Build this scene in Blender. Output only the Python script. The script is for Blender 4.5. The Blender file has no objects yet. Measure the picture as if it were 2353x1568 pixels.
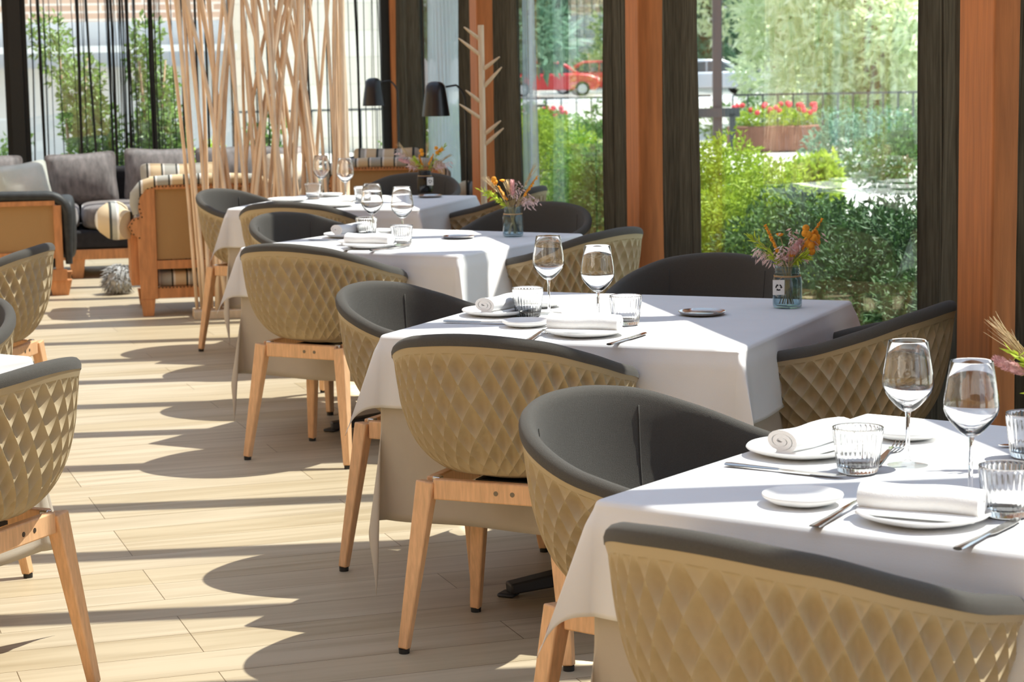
import bpy, bmesh, math, random
from mathutils import Vector, Matrix
random.seed(7)
S = bpy.context.scene
COL = S.collection
PI = math.pi
rnd = random.uniform

# ------------------------------------------------------------------ camera
FPX, PITCH, ROLL, CAMH, HEAD = 4965.0, math.radians(7.529), math.radians(-0.9834), 1.477, math.radians(11.3)
def turn(v):                                     # heading frame -> room frame (x to the windows, y along them)
    c, s = math.cos(HEAD), math.sin(HEAD)
    return Vector((v[0]*c+v[1]*s, -v[0]*s+v[1]*c, v[2]))
_f = Vector((0, math.cos(PITCH), -math.sin(PITCH))); _r = Vector((1, 0, 0)); _u = _r.cross(_f)
_R = turn(math.cos(ROLL)*_r+math.sin(ROLL)*_u); _U = turn(-math.sin(ROLL)*_r+math.cos(ROLL)*_u); _F = turn(_f)
cam_d = bpy.data.cameras.new('camera'); cam = bpy.data.objects.new('camera', cam_d); COL.objects.link(cam)
cam.matrix_world = Matrix(((_R.x, _U.x, -_F.x, 0), (_R.y, _U.y, -_F.y, 0), (_R.z, _U.z, -_F.z, CAMH), (0, 0, 0, 1)))
cam_d.sensor_fit = 'HORIZONTAL'; cam_d.sensor_width = 36; cam_d.lens = FPX/2353*36
cam_d.clip_start = 0.05; cam_d.clip_end = 500
cam_d.dof.use_dof = True; cam_d.dof.focus_distance = 5.0; cam_d.dof.aperture_fstop = 11
S.camera = cam
def far(px, d, z):                               # a place in the garden: bearing taken from the photo column, real distance and height
    t = (px-1176.5)/FPX
    v = turn(Vector((t*d, d, 0))); return Vector((v.x, v.y, z))

# ------------------------------------------------------------------ sky, sun, exposure
W = bpy.data.worlds.new('sky'); S.world = W; W.use_nodes = True
wn = W.node_tree.nodes; wl = W.node_tree.links
bg = wn['Background']; bg.inputs['Strength'].default_value = 1.5
tc = wn.new('ShaderNodeTexCoord'); sx = wn.new('ShaderNodeSeparateXYZ'); cr = wn.new('ShaderNodeValToRGB')
cr.color_ramp.elements[0].position = 0.0; cr.color_ramp.elements[0].color = (0.42, 0.43, 0.44, 1)
cr.color_ramp.elements[1].position = 0.75; cr.color_ramp.elements[1].color = (0.66, 0.88, 1.18, 1)
wl.new(tc.outputs['Generated'], sx.inputs[0]); wl.new(sx.outputs['Z'], cr.inputs[0]); wl.new(cr.outputs[0], bg.inputs['Color'])
sun_d = bpy.data.lights.new('sun', 'SUN'); sun_d.energy = 9.0; sun_d.angle = math.radians(0.53); sun_d.color = (1.0, 0.965, 0.88)
sun = bpy.data.objects.new('sun', sun_d); COL.objects.link(sun)
sun.rotation_euler = Vector((-0.52, -0.07, -1.0)).to_track_quat('-Z', 'Y').to_euler()
sun.location = (6, -3, 12)
S.view_settings.view_transform = 'Standard'; S.view_settings.look = 'None'; S.view_settings.exposure = 0.86; S.view_settings.gamma = 1
S.view_settings.use_curve_mapping = False
S.cycles.max_bounces = 10; S.cycles.diffuse_bounces = 6; S.cycles.glossy_bounces = 4; S.cycles.transmission_bounces = 8
S.cycles.transparent_max_bounces = 24; S.cycles.caustics_reflective = False; S.cycles.caustics_refractive = False
S.cycles.sample_clamp_indirect = 4; S.cycles.use_denoising = True

# ------------------------------------------------------------------ materials
def mat(name, col, rough=0.6, metal=0.0, var=0.0, scale=20.0, bump=0.0, bscale=200.0, stretch=(1, 1, 1), col2=None, spec=0.4, sheen=0.0, trans=0.0):
    m = bpy.data.materials.new(name); m.use_nodes = True
    n, l = m.node_tree.nodes, m.node_tree.links; p = n['Principled BSDF']
    p.inputs['Base Color'].default_value = (*col, 1); p.inputs['Roughness'].default_value = rough; p.inputs['Metallic'].default_value = metal
    p.inputs['Specular IOR Level'].default_value = spec
    if sheen: p.inputs['Sheen Weight'].default_value = sheen
    c = n.new('ShaderNodeTexCoord'); mp = n.new('ShaderNodeMapping'); mp.inputs['Scale'].default_value = stretch
    l.new(c.outputs['Object'], mp.inputs[0])
    if var or col2:
        t = n.new('ShaderNodeTexNoise'); t.inputs['Scale'].default_value = scale; t.inputs['Detail'].default_value = 5
        r = n.new('ShaderNodeValToRGB'); c2 = col2 or tuple(min(1, x*(1+var)) for x in col); c1 = tuple(x*(1-var) for x in col)
        r.color_ramp.elements[0].position = 0.3; r.color_ramp.elements[0].color = (*c1, 1)
        r.color_ramp.elements[1].position = 0.7; r.color_ramp.elements[1].color = (*c2, 1)
        l.new(mp.outputs[0], t.inputs['Vector']); l.new(t.outputs['Fac'], r.inputs[0]); l.new(r.outputs[0], p.inputs['Base Color'])
    if bump:
        t = n.new('ShaderNodeTexNoise'); t.inputs['Scale'].default_value = bscale; t.inputs['Detail'].default_value = 3
        b = n.new('ShaderNodeBump'); b.inputs['Strength'].default_value = bump; b.inputs['Distance'].default_value = 0.002
        l.new(mp.outputs[0], t.inputs['Vector']); l.new(t.outputs['Fac'], b.inputs['Height']); l.new(b.outputs[0], p.inputs['Normal'])
    if trans:
        tr = n.new('ShaderNodeBsdfTranslucent'); mx = n.new('ShaderNodeMixShader'); mx.inputs[0].default_value = trans
        tr.inputs[0].default_value = (*col, 1)
        if var or col2: l.new(r.outputs[0], tr.inputs[0])
        l.new(p.outputs[0], mx.inputs[1]); l.new(tr.outputs[0], mx.inputs[2]); l.new(mx.outputs[0], n['Material Output'].inputs[0])
    return m
def clear(name, tint=(1, 1, 1), ior=1.5, edge=0.0, edge_tint=(0.6, 0.65, 0.65)):   # thin glass: passes light, mirrors by Fresnel, darker where the wall is seen edge-on
    m = bpy.data.materials.new(name); m.use_nodes = True
    n, l = m.node_tree.nodes, m.node_tree.links; n.remove(n['Principled BSDF'])
    t = n.new('ShaderNodeBsdfTransparent'); g = n.new('ShaderNodeBsdfGlossy'); g.inputs['Roughness'].default_value = 0.0
    mx = n.new('ShaderNodeMixShader'); r0 = ((ior-1)/(ior+1))**2
    fw = n.new('ShaderNodeLayerWeight'); fw.inputs['Blend'].default_value = 0.5; pw = n.new('ShaderNodeMath'); pw.operation = 'POWER'; pw.inputs[1].default_value = 5
    f = n.new('ShaderNodeMath'); f.operation = 'MULTIPLY_ADD'; f.inputs[1].default_value = 1-r0; f.inputs[2].default_value = r0
    l.new(fw.outputs['Facing'], pw.inputs[0]); l.new(pw.outputs[0], f.inputs[0])
    t.inputs[0].default_value = (*tint, 1)
    if edge:
        lw = n.new('ShaderNodeLayerWeight'); lw.inputs['Blend'].default_value = edge
        r = n.new('ShaderNodeMixRGB'); r.inputs[1].default_value = (*tint, 1); r.inputs[2].default_value = (*edge_tint, 1)
        l.new(lw.outputs['Facing'], r.inputs[0]); l.new(r.outputs[0], t.inputs[0])
    l.new(f.outputs[0], mx.inputs[0]); l.new(t.outputs[0], mx.inputs[1]); l.new(g.outputs[0], mx.inputs[2]); l.new(mx.outputs[0], n['Material Output'].inputs[0])
    return m
def stripes(name, axis, period, bands, rough=0.8):   # woven striped fabric
    m = mat(name, (0.5, 0.5, 0.5), rough, bump=0.3, bscale=400)
    n, l = m.node_tree.nodes, m.node_tree.links
    c = n.new('ShaderNodeTexCoord'); s = n.new('ShaderNodeSeparateXYZ'); l.new(c.outputs['Object'], s.inputs[0])
    a = n.new('ShaderNodeMath'); a.operation = 'DIVIDE'; a.inputs[1].default_value = period; l.new(s.outputs[axis], a.inputs[0])
    b = n.new('ShaderNodeMath'); b.operation = 'FRACT'; l.new(a.outputs[0], b.inputs[0])
    r = n.new('ShaderNodeValToRGB'); r.color_ramp.interpolation = 'CONSTANT'
    e = r.color_ramp.elements
    e[0].position = bands[0][0]; e[0].color = (*bands[0][1], 1); e[1].position = bands[1][0]; e[1].color = (*bands[1][1], 1)
    for p, cc in bands[2:]:
        k = e.new(p); k.color = (*cc, 1)
    l.new(b.outputs[0], r.inputs[0]); l.new(r.outputs[0], n['Principled BSDF'].inputs['Base Color'])
    return m

M = {}
M['shell'] = mat('moulded_shell', (0.425, 0.338, 0.208), 0.5, spec=0.35)
M['fabric'] = mat('charcoal_fabric', (0.085, 0.079, 0.069), 0.9, var=0.2, scale=900, bump=0.6, bscale=900, spec=0.12, sheen=0.12)
M['beech'] = mat('beech_wood', (0.76, 0.46, 0.25), 0.45, var=0.12, scale=14, stretch=(9, 9, 1.2), bump=0.1, bscale=60)
M['black'] = mat('black_plastic', (0.02, 0.02, 0.02), 0.5)
M['steel'] = mat('polished_steel', (0.62, 0.60, 0.57), 0.16, metal=1.0)
M['screw'] = mat('dull_screw', (0.18, 0.15, 0.12), 0.4, metal=0.8)
M['white_cloth'] = mat('white_linen', (0.84, 0.835, 0.83), 0.85, var=0.03, scale=6, bump=0.12, bscale=500, spec=0.15, trans=0.12)
M['taupe_cloth'] = mat('taupe_undercloth', (0.50, 0.44, 0.36), 0.9, var=0.05, scale=8, bump=0.15, bscale=500, spec=0.1)
M['iron'] = mat('dark_cast_iron', (0.05, 0.05, 0.055), 0.5, metal=0.3)
M['table_top'] = mat('pale_board', (0.5, 0.4, 0.3), 0.6)
M['china'] = mat('white_stoneware', (0.86, 0.86, 0.84), 0.28, spec=0.5)
M['napkin'] = mat('white_napkin', (0.86, 0.86, 0.85), 0.9, bump=0.35, bscale=350, spec=0.1)
M['purple'] = mat('purple_label', (0.16, 0.05, 0.30), 0.8)
M['label'] = mat('white_label', (0.8, 0.8, 0.8), 0.8)
M['larch'] = mat('larch_wood', (0.50, 0.175, 0.052), 0.55, var=0.2, scale=7, stretch=(6, 6, 0.5), bump=0.25, bscale=30)
M['frame_dark'] = mat('dark_window_frame', (0.025, 0.028, 0.027), 0.5)
M['curtain'] = mat('dark_curtain', (0.13, 0.122, 0.092), 0.95, var=0.3, scale=120, stretch=(1, 1, 0.05), spec=0.05, trans=0.22)
M['glass'] = clear('window_glass', (0.96, 0.985, 0.97), 1.9)
M['roof_glass'] = clear('tinted_roof_glass', (0.615, 0.625, 0.625), 1.2)
M['wine'] = clear('wine_glass', (0.995, 0.997, 0.997), 1.5, 0.12, (0.55, 0.58, 0.57))
M['tumbler'] = clear('ribbed_glass', (0.99, 0.993, 0.993), 1.5, 0.15, (0.68, 0.71, 0.71))
M['jar'] = clear('blue_jar_glass', (0.84, 0.91, 0.93), 1.5, 0.3, (0.45, 0.58, 0.63))
M['dark_jar'] = clear('smoky_jar_glass', (0.30, 0.30, 0.36), 1.5, 0.4, (0.08, 0.08, 0.10))
M['sheer'] = None
M['twine'] = mat('jute_twine', (0.45, 0.30, 0.16), 0.9)
M['card'] = mat('white_card', (0.75, 0.77, 0.76), 0.8)
M['ink'] = mat('black_ink', (0.02, 0.02, 0.02), 0.8)
M['wheat'] = mat('dry_wheat', (0.62, 0.47, 0.27), 0.8, var=0.15, scale=90)
M['pink'] = mat('pink_plume', (0.72, 0.42, 0.42), 0.9, var=0.2, scale=120, trans=0.2)
M['pale_pink'] = mat('pale_pink_oats', (0.76, 0.58, 0.56), 0.9, var=0.15, scale=120, trans=0.2)
M['orange'] = mat('orange_flower', (0.85, 0.36, 0.03), 0.8, var=0.2, scale=120, trans=0.15)
M['lime'] = mat('lime_grass', (0.48, 0.60, 0.06), 0.7, var=0.2, scale=90, trans=0.25)
M['stemm'] = mat('dry_stem', (0.40, 0.30, 0.14), 0.8)
M['stick'] = mat('peeled_branch', (0.86, 0.67, 0.48), 0.6, var=0.18, scale=10, stretch=(4, 4, 0.6), bump=0.2, bscale=40)
M['pale_wood'] = mat('pale_wood', (0.66, 0.52, 0.36), 0.55, var=0.08, scale=10, stretch=(6, 6, 0.8))
M['lamp'] = mat('black_lamp_metal', (0.012, 0.012, 0.014), 0.28, spec=0.6)
M['pine'] = mat('orange_pine', (0.56, 0.25, 0.10), 0.5, var=0.2, scale=9, stretch=(5, 5, 0.9), bump=0.1, bscale=40)
M['burlap'] = mat('tan_burlap', (0.42, 0.26, 0.115), 0.95, var=0.1, scale=300, bump=0.4, bscale=500)
M['leather'] = mat('dark_hide', (0.028, 0.030, 0.030), 0.55, var=0.3, scale=25, bump=0.2, bscale=60)
M['velvet'] = mat('grey_brown_velvet', (0.17, 0.150, 0.143), 0.8, var=0.4, scale=14, stretch=(2, 2, 0.7), sheen=0.5)
M['dark_seat'] = mat('black_upholstery', (0.022, 0.02, 0.022), 0.9, var=0.2, scale=30)
BL, CR, GY, WT, TN = (0.05, 0.055, 0.05), (0.66, 0.52, 0.33), (0.42, 0.42, 0.38), (0.75, 0.72, 0.66), (0.45, 0.36, 0.25)
M['stripeX'] = stripes('striped_wool', 'X', 0.17, [(0, CR), (0.30, BL), (0.36, WT), (0.42, GY), (0.80, BL), (0.86, WT), (0.93, CR)])
M['stripeR'] = stripes('striped_arm_wool', 'X', 0.12, [(0, CR), (0.42, BL), (0.55, GY), (0.78, WT), (0.88, CR)])
M['nail'] = mat('nail_heads', (0.10, 0.07, 0.04), 0.4, metal=0.7)
M['sage'] = mat('sage_cushion', (0.56, 0.61, 0.53), 0.9, col2=(0.80, 0.80, 0.72), scale=5, bump=0.3, bscale=200)
M['cream_fur'] = mat('cream_fur', (0.78, 0.70, 0.56), 0.95, var=0.1, scale=60)
M['navy'] = mat('navy_throw', (0.035, 0.04, 0.055), 0.95, var=0.3, scale=15)
M['grey_fur'] = mat('grey_fur', (0.40, 0.40, 0.39), 0.9, var=0.4, scale=40)
M['string'] = mat('dark_string', (0.022, 0.020, 0.018), 0.9)

def sheer_mat():
    m = bpy.data.materials.new('sheer_voile'); m.use_nodes = True
    n, l = m.node_tree.nodes, m.node_tree.links; n.remove(n['Principled BSDF'])
    t = n.new('ShaderNodeBsdfTransparent'); d = n.new('ShaderNodeBsdfTranslucent'); d2 = n.new('ShaderNodeBsdfDiffuse'); a = n.new('ShaderNodeMixShader'); b = n.new('ShaderNodeMixShader')
    d.inputs[0].default_value = (0.62, 0.72, 0.80, 1); d2.inputs[0].default_value = (0.62, 0.70, 0.76, 1)
    a.inputs[0].default_value = 0.5; b.inputs[0].default_value = 0.42
    l.new(d.outputs[0], a.inputs[1]); l.new(d2.outputs[0], a.inputs[2]); l.new(t.outputs[0], b.inputs[1]); l.new(a.outputs[0], b.inputs[2])
    l.new(b.outputs[0], n['Material Output'].inputs[0]); return m
M['sheer'] = sheer_mat()

def floor_mat():
    m = mat('oak_planks', (0.5, 0.4, 0.27), 0.42, spec=0.35); n, l = m.node_tree.nodes, m.node_tree.links; p = n['Principled BSDF']
    c = n.new('ShaderNodeTexCoord'); mp = n.new('ShaderNodeMapping'); mp.inputs['Rotation'].default_value = (0, 0, math.radians(-7.4)); mp.inputs['Location'].default_value = (0.3, 0.05, 0)
    l.new(c.outputs['Object'], mp.inputs[0])
    br = n.new('ShaderNodeTexBrick'); br.offset = 0.37; br.offset_frequency = 3; br.squash = 1
    br.inputs['Scale'].default_value = 1.0; br.inputs['Brick Width'].default_value = 1.25; br.inputs['Row Height'].default_value = 0.19
    br.inputs['Mortar Size'].default_value = 0.0012; br.inputs['Mortar Smooth'].default_value = 0.0; br.inputs['Bias'].default_value = 0.0
    br.inputs['Color1'].default_value = (0.475, 0.385, 0.25, 1); br.inputs['Color2'].default_value = (0.555, 0.468, 0.34, 1); br.inputs['Mortar'].default_value = (0.16, 0.11, 0.06, 1)
    l.new(mp.outputs[0], br.inputs['Vector'])
    g = n.new('ShaderNodeMapping'); g.inputs['Scale'].default_value = (0.55, 8, 1); l.new(mp.outputs[0], g.inputs[0])
    t = n.new('ShaderNodeTexNoise'); t.inputs['Scale'].default_value = 2.2; t.inputs['Detail'].default_value = 8; t.inputs['Distortion'].default_value = 0.7; l.new(g.outputs[0], t.inputs['Vector'])
    r = n.new('ShaderNodeValToRGB'); r.color_ramp.elements[0].position = 0.28; r.color_ramp.elements[0].color = (0.76, 0.73, 0.68, 1); r.color_ramp.elements[1].position = 0.62; r.color_ramp.elements[1].color = (1, 1, 1, 1)
    l.new(t.outputs['Fac'], r.inputs[0])
    x = n.new('ShaderNodeMixRGB'); x.blend_type = 'MULTIPLY'; x.inputs[0].default_value = 1.0; l.new(br.outputs['Color'], x.inputs[1]); l.new(r.outputs[0], x.inputs[2]); l.new(x.outputs[0], p.inputs['Base Color'])
    return m
M['floor'] = floor_mat()
M['plaster'] = mat('warm_timber_lining', (0.80, 0.60, 0.36), 0.8, var=0.06, scale=5, stretch=(1, 1, 0.3))
M['ceiling'] = mat('pale_timber_ceiling', (0.76, 0.60, 0.40), 0.7, var=0.1, scale=6, stretch=(8, 0.6, 1))
M['soil'] = mat('planted_soil', (0.07, 0.06, 0.035), 0.95, col2=(0.10, 0.12, 0.04), scale=6)
M['paving'] = mat('sunlit_paving', (0.46, 0.44, 0.40), 0.9, var=0.1, scale=1.5)
M['concrete'] = mat('grey_concrete', (0.46, 0.465, 0.47), 0.9, var=0.08, scale=1.5)
M['ledge'] = mat('white_ledge', (0.75, 0.75, 0.74), 0.8)
def brick_mat(name, c1, c2, mo, bw, rh, ms):
    m = mat(name, c1, 0.9); n, l = m.node_tree.nodes, m.node_tree.links
    c = n.new('ShaderNodeTexCoord'); mp = n.new('ShaderNodeMapping'); mp.inputs['Rotation'].default_value = (PI/2, 0, 0); l.new(c.outputs['Object'], mp.inputs[0])
    b = n.new('ShaderNodeTexBrick'); b.inputs['Scale'].default_value = 1; b.inputs['Brick Width'].default_value = bw; b.inputs['Row Height'].default_value = rh; b.inputs['Mortar Size'].default_value = ms
    b.inputs['Color1'].default_value = (*c1, 1); b.inputs['Color2'].default_value = (*c2, 1); b.inputs['Mortar'].default_value = (*mo, 1)
    l.new(mp.outputs[0], b.inputs['Vector']); l.new(b.outputs['Color'], n['Principled BSDF'].inputs['Base Color']); return m
M['brick'] = brick_mat('brown_brick', (0.40, 0.25, 0.18), (0.50, 0.34, 0.25), (0.6, 0.52, 0.45), 0.5, 0.14, 0.02)
M['stone'] = brick_mat('cream_stone', (0.66, 0.60, 0.50), (0.74, 0.68, 0.58), (0.60, 0.55, 0.46), 1.1, 0.5, 0.015)
M['leaf_dark'] = mat('dark_leaves', (0.055, 0.13, 0.035), 0.6, col2=(0.14, 0.26, 0.06), scale=30, trans=0.3)
M['leaf_deep'] = mat('deep_green_leaves', (0.025, 0.075, 0.03), 0.6, col2=(0.08, 0.17, 0.05), scale=20, trans=0.2)
M['leaf_mid'] = mat('glossy_leaves', (0.045, 0.11, 0.03), 0.45, col2=(0.24, 0.38, 0.08), scale=14, trans=0.35)
M['leaf_lime'] = mat('yellow_green_leaves', (0.28, 0.42, 0.03), 0.6, col2=(0.46, 0.58, 0.07), scale=8, trans=0.35)
M['leaf_green'] = mat('fresh_leaves', (0.11, 0.26, 0.04), 0.6, col2=(0.25, 0.42, 0.06), scale=8, trans=0.35)
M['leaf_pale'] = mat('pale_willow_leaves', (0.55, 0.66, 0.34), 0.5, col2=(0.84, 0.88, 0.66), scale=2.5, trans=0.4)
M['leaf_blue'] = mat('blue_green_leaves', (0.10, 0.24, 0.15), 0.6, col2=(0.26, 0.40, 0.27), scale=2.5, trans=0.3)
M['bark'] = mat('brown_bark', (0.30, 0.20, 0.12), 0.9, var=0.2, scale=12)
M['rust'] = mat('rusty_planter', (0.25, 0.11, 0.07), 0.8, var=0.2, scale=6)
M['rail'] = mat('dark_railing', (0.06, 0.065, 0.07), 0.5)
M['red_paint'] = mat('red_car_paint', (0.55, 0.02, 0.03), 0.25, spec=0.6)
M['silver_paint'] = mat('silver_car_paint', (0.48, 0.50, 0.54), 0.3, metal=0.5)
M['car_glass'] = mat('dark_car_glass', (0.05, 0.07, 0.08), 0.1, spec=0.7)
M['tyre'] = mat('tyre_rubber', (0.02, 0.02, 0.02), 0.9)
M['red_flower'] = mat('red_petals', (0.75, 0.08, 0.10), 0.8, trans=0.2)

# ------------------------------------------------------------------ mesh building
class MB:
    def __init__(s): s.v = []; s.f = []
    def add(s, vs, fs):
        o = len(s.v); s.v += [tuple(v) for v in vs]; s.f += [tuple(i+o for i in f) for f in fs]; return s
    def box(s, c, d, rz=0, taper=1.0):
        x, y, z = d[0]/2, d[1]/2, d[2]/2; vs = []
        for dz in (-1, 1):
            k = 1 if dz > 0 else taper
            for dx, dy in ((-1, -1), (1, -1), (1, 1), (-1, 1)):
                a, b = dx*x*k, dy*y*k
                vs.append((c[0]+a*math.cos(rz)-b*math.sin(rz), c[1]+a*math.sin(rz)+b*math.cos(rz), c[2]+dz*z))
        return s.add(vs, [(3, 2, 1, 0), (4, 5, 6, 7), (0, 1, 5, 4), (1, 2, 6, 5), (2, 3, 7, 6), (3, 0, 4, 7)])
    def bar(s, p, q, a, b, a2=None, b2=None, up=None):        # square bar from p to q, section a x b tapering to a2 x b2
        p, q = Vector(p), Vector(q); d = (q-p).normalized(); u = Vector(up or ((0, 0, 1) if abs(d.z) < 0.9 else (0, 1, 0)))
        x = d.cross(u).normalized(); y = d.cross(x).normalized(); a2 = a if a2 is None else a2; b2 = b if b2 is None else b2; vs = []
        for c, h, k in ((p, a, b), (q, a2, b2)):
            for i, j in ((-1, -1), (1, -1), (1, 1), (-1, 1)): vs.append(c+x*(i*h/2)+y*(j*k/2))
        return s.add(vs, [(0, 1, 2, 3), (7, 6, 5, 4), (4, 5, 1, 0), (5, 6, 2, 1), (6, 7, 3, 2), (7, 4, 0, 3)])
    def tube(s, pts, rad, n=10, caps=True, closed=False):
        pts = [Vector(p) for p in pts]; m = len(pts); rs = rad if isinstance(rad, (list, tuple)) else [rad]*m; vs = []; prev = None
        for i, p in enumerate(pts):
            if closed: d = pts[(i+1) % m]-pts[i-1]
            else: d = pts[min(i+1, m-1)]-pts[max(i-1, 0)]
            d.normalize()
            if prev is None:
                u = Vector((0, 0, 1)) if abs(d.z) < 0.9 else Vector((1, 0, 0)); x = d.cross(u).normalized()
            else: x = (prev-d*prev.dot(d)).normalized()
            prev = x; y = d.cross(x)
            for k in range(n):
                a = 2*PI*k/n; vs.append(p+(x*math.cos(a)+y*math.sin(a))*rs[i])
        fs = []
        for i in range(m if closed else m-1):
            j = (i+1) % m
            for k in range(n): fs.append((i*n+k, i*n+(k+1) % n, j*n+(k+1) % n, j*n+k))
        if caps and not closed: fs += [tuple(range(n-1, -1, -1)), tuple(range((m-1)*n, m*n))]
        return s.add(vs, fs)
    def lathe(s, prof, n=32, c=(0, 0, 0), wob=None):
        vs = []; rings = []
        for i, (r, z) in enumerate(prof):
            if r < 1e-6: rings.append([len(vs)]); vs.append((c[0], c[1], c[2]+z)); continue
            ring = []
            for k in range(n):
                a = 2*PI*k/n; rr = r*(wob(i, a) if wob else 1); ring.append(len(vs)); vs.append((c[0]+rr*math.cos(a), c[1]+rr*math.sin(a), c[2]+z))
            rings.append(ring)
        fs = []
        for A, B in zip(rings, rings[1:]):
            for k in range(n):
                k2 = (k+1) % n
                if len(A) == 1 and len(B) == 1: continue
                if len(A) == 1: fs.append((A[0], B[k2], B[k]))
                elif len(B) == 1: fs.append((A[k], A[k2], B[0]))
                else: fs.append((A[k], A[k2], B[k2], B[k]))
        return s.add(vs, fs)
    def prism(s, poly, o, ux, uy, un):                      # polygon in the plane (ux,uy) at o extruded along un
        o, ux, uy, un = Vector(o), Vector(ux), Vector(uy), Vector(un); n = len(poly)
        vs = [o+ux*a+uy*b for a, b in poly]+[o+ux*a+uy*b+un for a, b in poly]
        return s.add(vs, [tuple(range(n-1, -1, -1)), tuple(range(n, 2*n))]+[(i, (i+1) % n, n+(i+1) % n, n+i) for i in range(n)])
    def blob(s, c, r, n=12, m=8, p=2.0, fn=None):           # superellipsoid
        def se(t, e): return math.copysign(abs(t)**(2/e), t)
        vs = []; fs = []
        for i in range(m+1):
            ph = -PI/2+PI*i/m
            for k in range(n):
                th = 2*PI*k/n
                v = Vector((se(math.cos(ph), p)*se(math.cos(th), p)*r[0], se(math.cos(ph), p)*se(math.sin(th), p)*r[1], se(math.sin(ph), p)*r[2]))
                if fn: v = fn(v)
                vs.append(v+Vector(c))
        for i in range(m):
            for k in range(n): fs.append((i*n+k, i*n+(k+1) % n, (i+1)*n+(k+1) % n, (i+1)*n+k))
        return s.add(vs, fs)
    def build(s, name, m, parent=None, smooth=None, bevel=0, seg=2, sub=0, loc=None, weld=False):
        me = bpy.data.meshes.new(name); me.from_pydata(s.v, [], s.f); me.update()
        if weld or bevel or sub:
            b = bmesh.new(); b.from_mesh(me); bmesh.ops.remove_doubles(b, verts=b.verts, dist=1e-5); b.to_mesh(me); b.free()
        if smooth is not None:
            me.shade_smooth()
            if smooth < 179: me.set_sharp_from_angle(angle=math.radians(smooth))
        if isinstance(m, (list, tuple)): [me.materials.append(k) for k in m]
        else: me.materials.append(m)
        o = bpy.data.objects.new(name, me); COL.objects.link(o)
        if parent: o.parent = parent
        if loc: o.location = loc
        if bevel:
            q = o.modifiers.new('bevel', 'BEVEL'); q.width = bevel; q.segments = seg; q.limit_method = 'ANGLE'; q.angle_limit = math.radians(35)
            me.shade_smooth(); me.set_sharp_from_angle(angle=math.radians(50))
        if sub:
            q = o.modifiers.new('sub', 'SUBSURF'); q.levels = sub; q.render_levels = sub
        return o
def tag(o, label, cat, group=None, kind=None):
    o['label'] = label; o['category'] = cat
    if group: o['group'] = group
    if kind: o['kind'] = kind
    return o
def thing(name, label, cat, loc=(0, 0, 0), rz=0, group=None):
    o = bpy.data.objects.new(name, None); o.empty_display_size = 0.1; COL.objects.link(o); o.location = loc; o.rotation_euler = (0, 0, rz)
    return tag(o, label, cat, group)
def struct(o, label=None):
    o['kind'] = 'structure'
    if label: o['label'] = label
    return o
def dup(root, label, loc=None, rz=None, group=None, scale=None):
    def cp(o, par):
        c = o.copy(); COL.objects.link(c)
        if par: c.parent = par; c.matrix_parent_inverse = o.matrix_parent_inverse
        for ch in list(o.children): cp(ch, c)
        return c
    r = cp(root, None); r['label'] = label
    if group: r['group'] = group
    if loc is not None: r.location = loc
    if rz is not None: r.rotation_euler = (0, 0, rz)
    if scale: r.scale = (scale,)*3
    return r
def pl(xs, ys, x):                                        # monotone cubic interpolation
    n = len(xs); d = [(ys[i+1]-ys[i])/(xs[i+1]-xs[i]) for i in range(n-1)]
    m = [0.0]+[0.0 if d[i-1]*d[i] <= 0 else 2*d[i-1]*d[i]/(d[i-1]+d[i]) for i in range(1, n-1)]+[0.0]
    for i in range(n-1):
        if x <= xs[i+1]:
            h = xs[i+1]-xs[i]; t = max(0, (x-xs[i])/h)
            return (2*t**3-3*t*t+1)*ys[i]+(t**3-2*t*t+t)*h*m[i]+(3*t*t-2*t**3)*ys[i+1]+(t**3-t*t)*h*m[i+1]
    return ys[-1]

# ------------------------------------------------------------------ room
YB = 17.45; XG = 2.72
struct(MB().box((-0.65, 7.4, -0.1), (6.9, 20.6, 0.2)).build('floor', M['floor']), 'oak plank floor crossed by bands of sun and shade')
struct(MB().box((-4.15, 7.4, 1.6), (0.2, 20.6, 3.2)).build('wall_left', M['plaster']))
struct(MB().box((-0.65, -2.95, 1.6), (7.0, 0.2, 3.2)).build('wall_front', M['plaster']))
tn = 0
def trim(o, label=None):
    global tn
    tn += 1; o.name = 'trim_%d' % tn; return struct(o, label)
k = -9
while True:                                               # open glazed roof: rafters across the room
    y = 5.37+0.73*k; k += 1
    if y < -2.7: continue
    if y > 17.5: break
    if y < 4.6: y -= 0.2
    trim(MB().box((-0.65, y+0.115, 3.1), (7.0, 0.11, 0.20), -0.10).build('rafter', M['larch']))
struct(MB().box((-0.65, 7.4, 3.215), (6.94, 20.6, 0.012)).build('window_7', M['roof_glass']), 'tinted glazing over the rafters')
trim(MB().box((2.79, 7.4, 2.50), (0.22, 20.6, 0.14)).build('beam', M['larch']))
trim(MB().box((3.60, 7.4, 3.04), (1.56, 22.0, 0.08)).build('eave', M['larch']))
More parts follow.
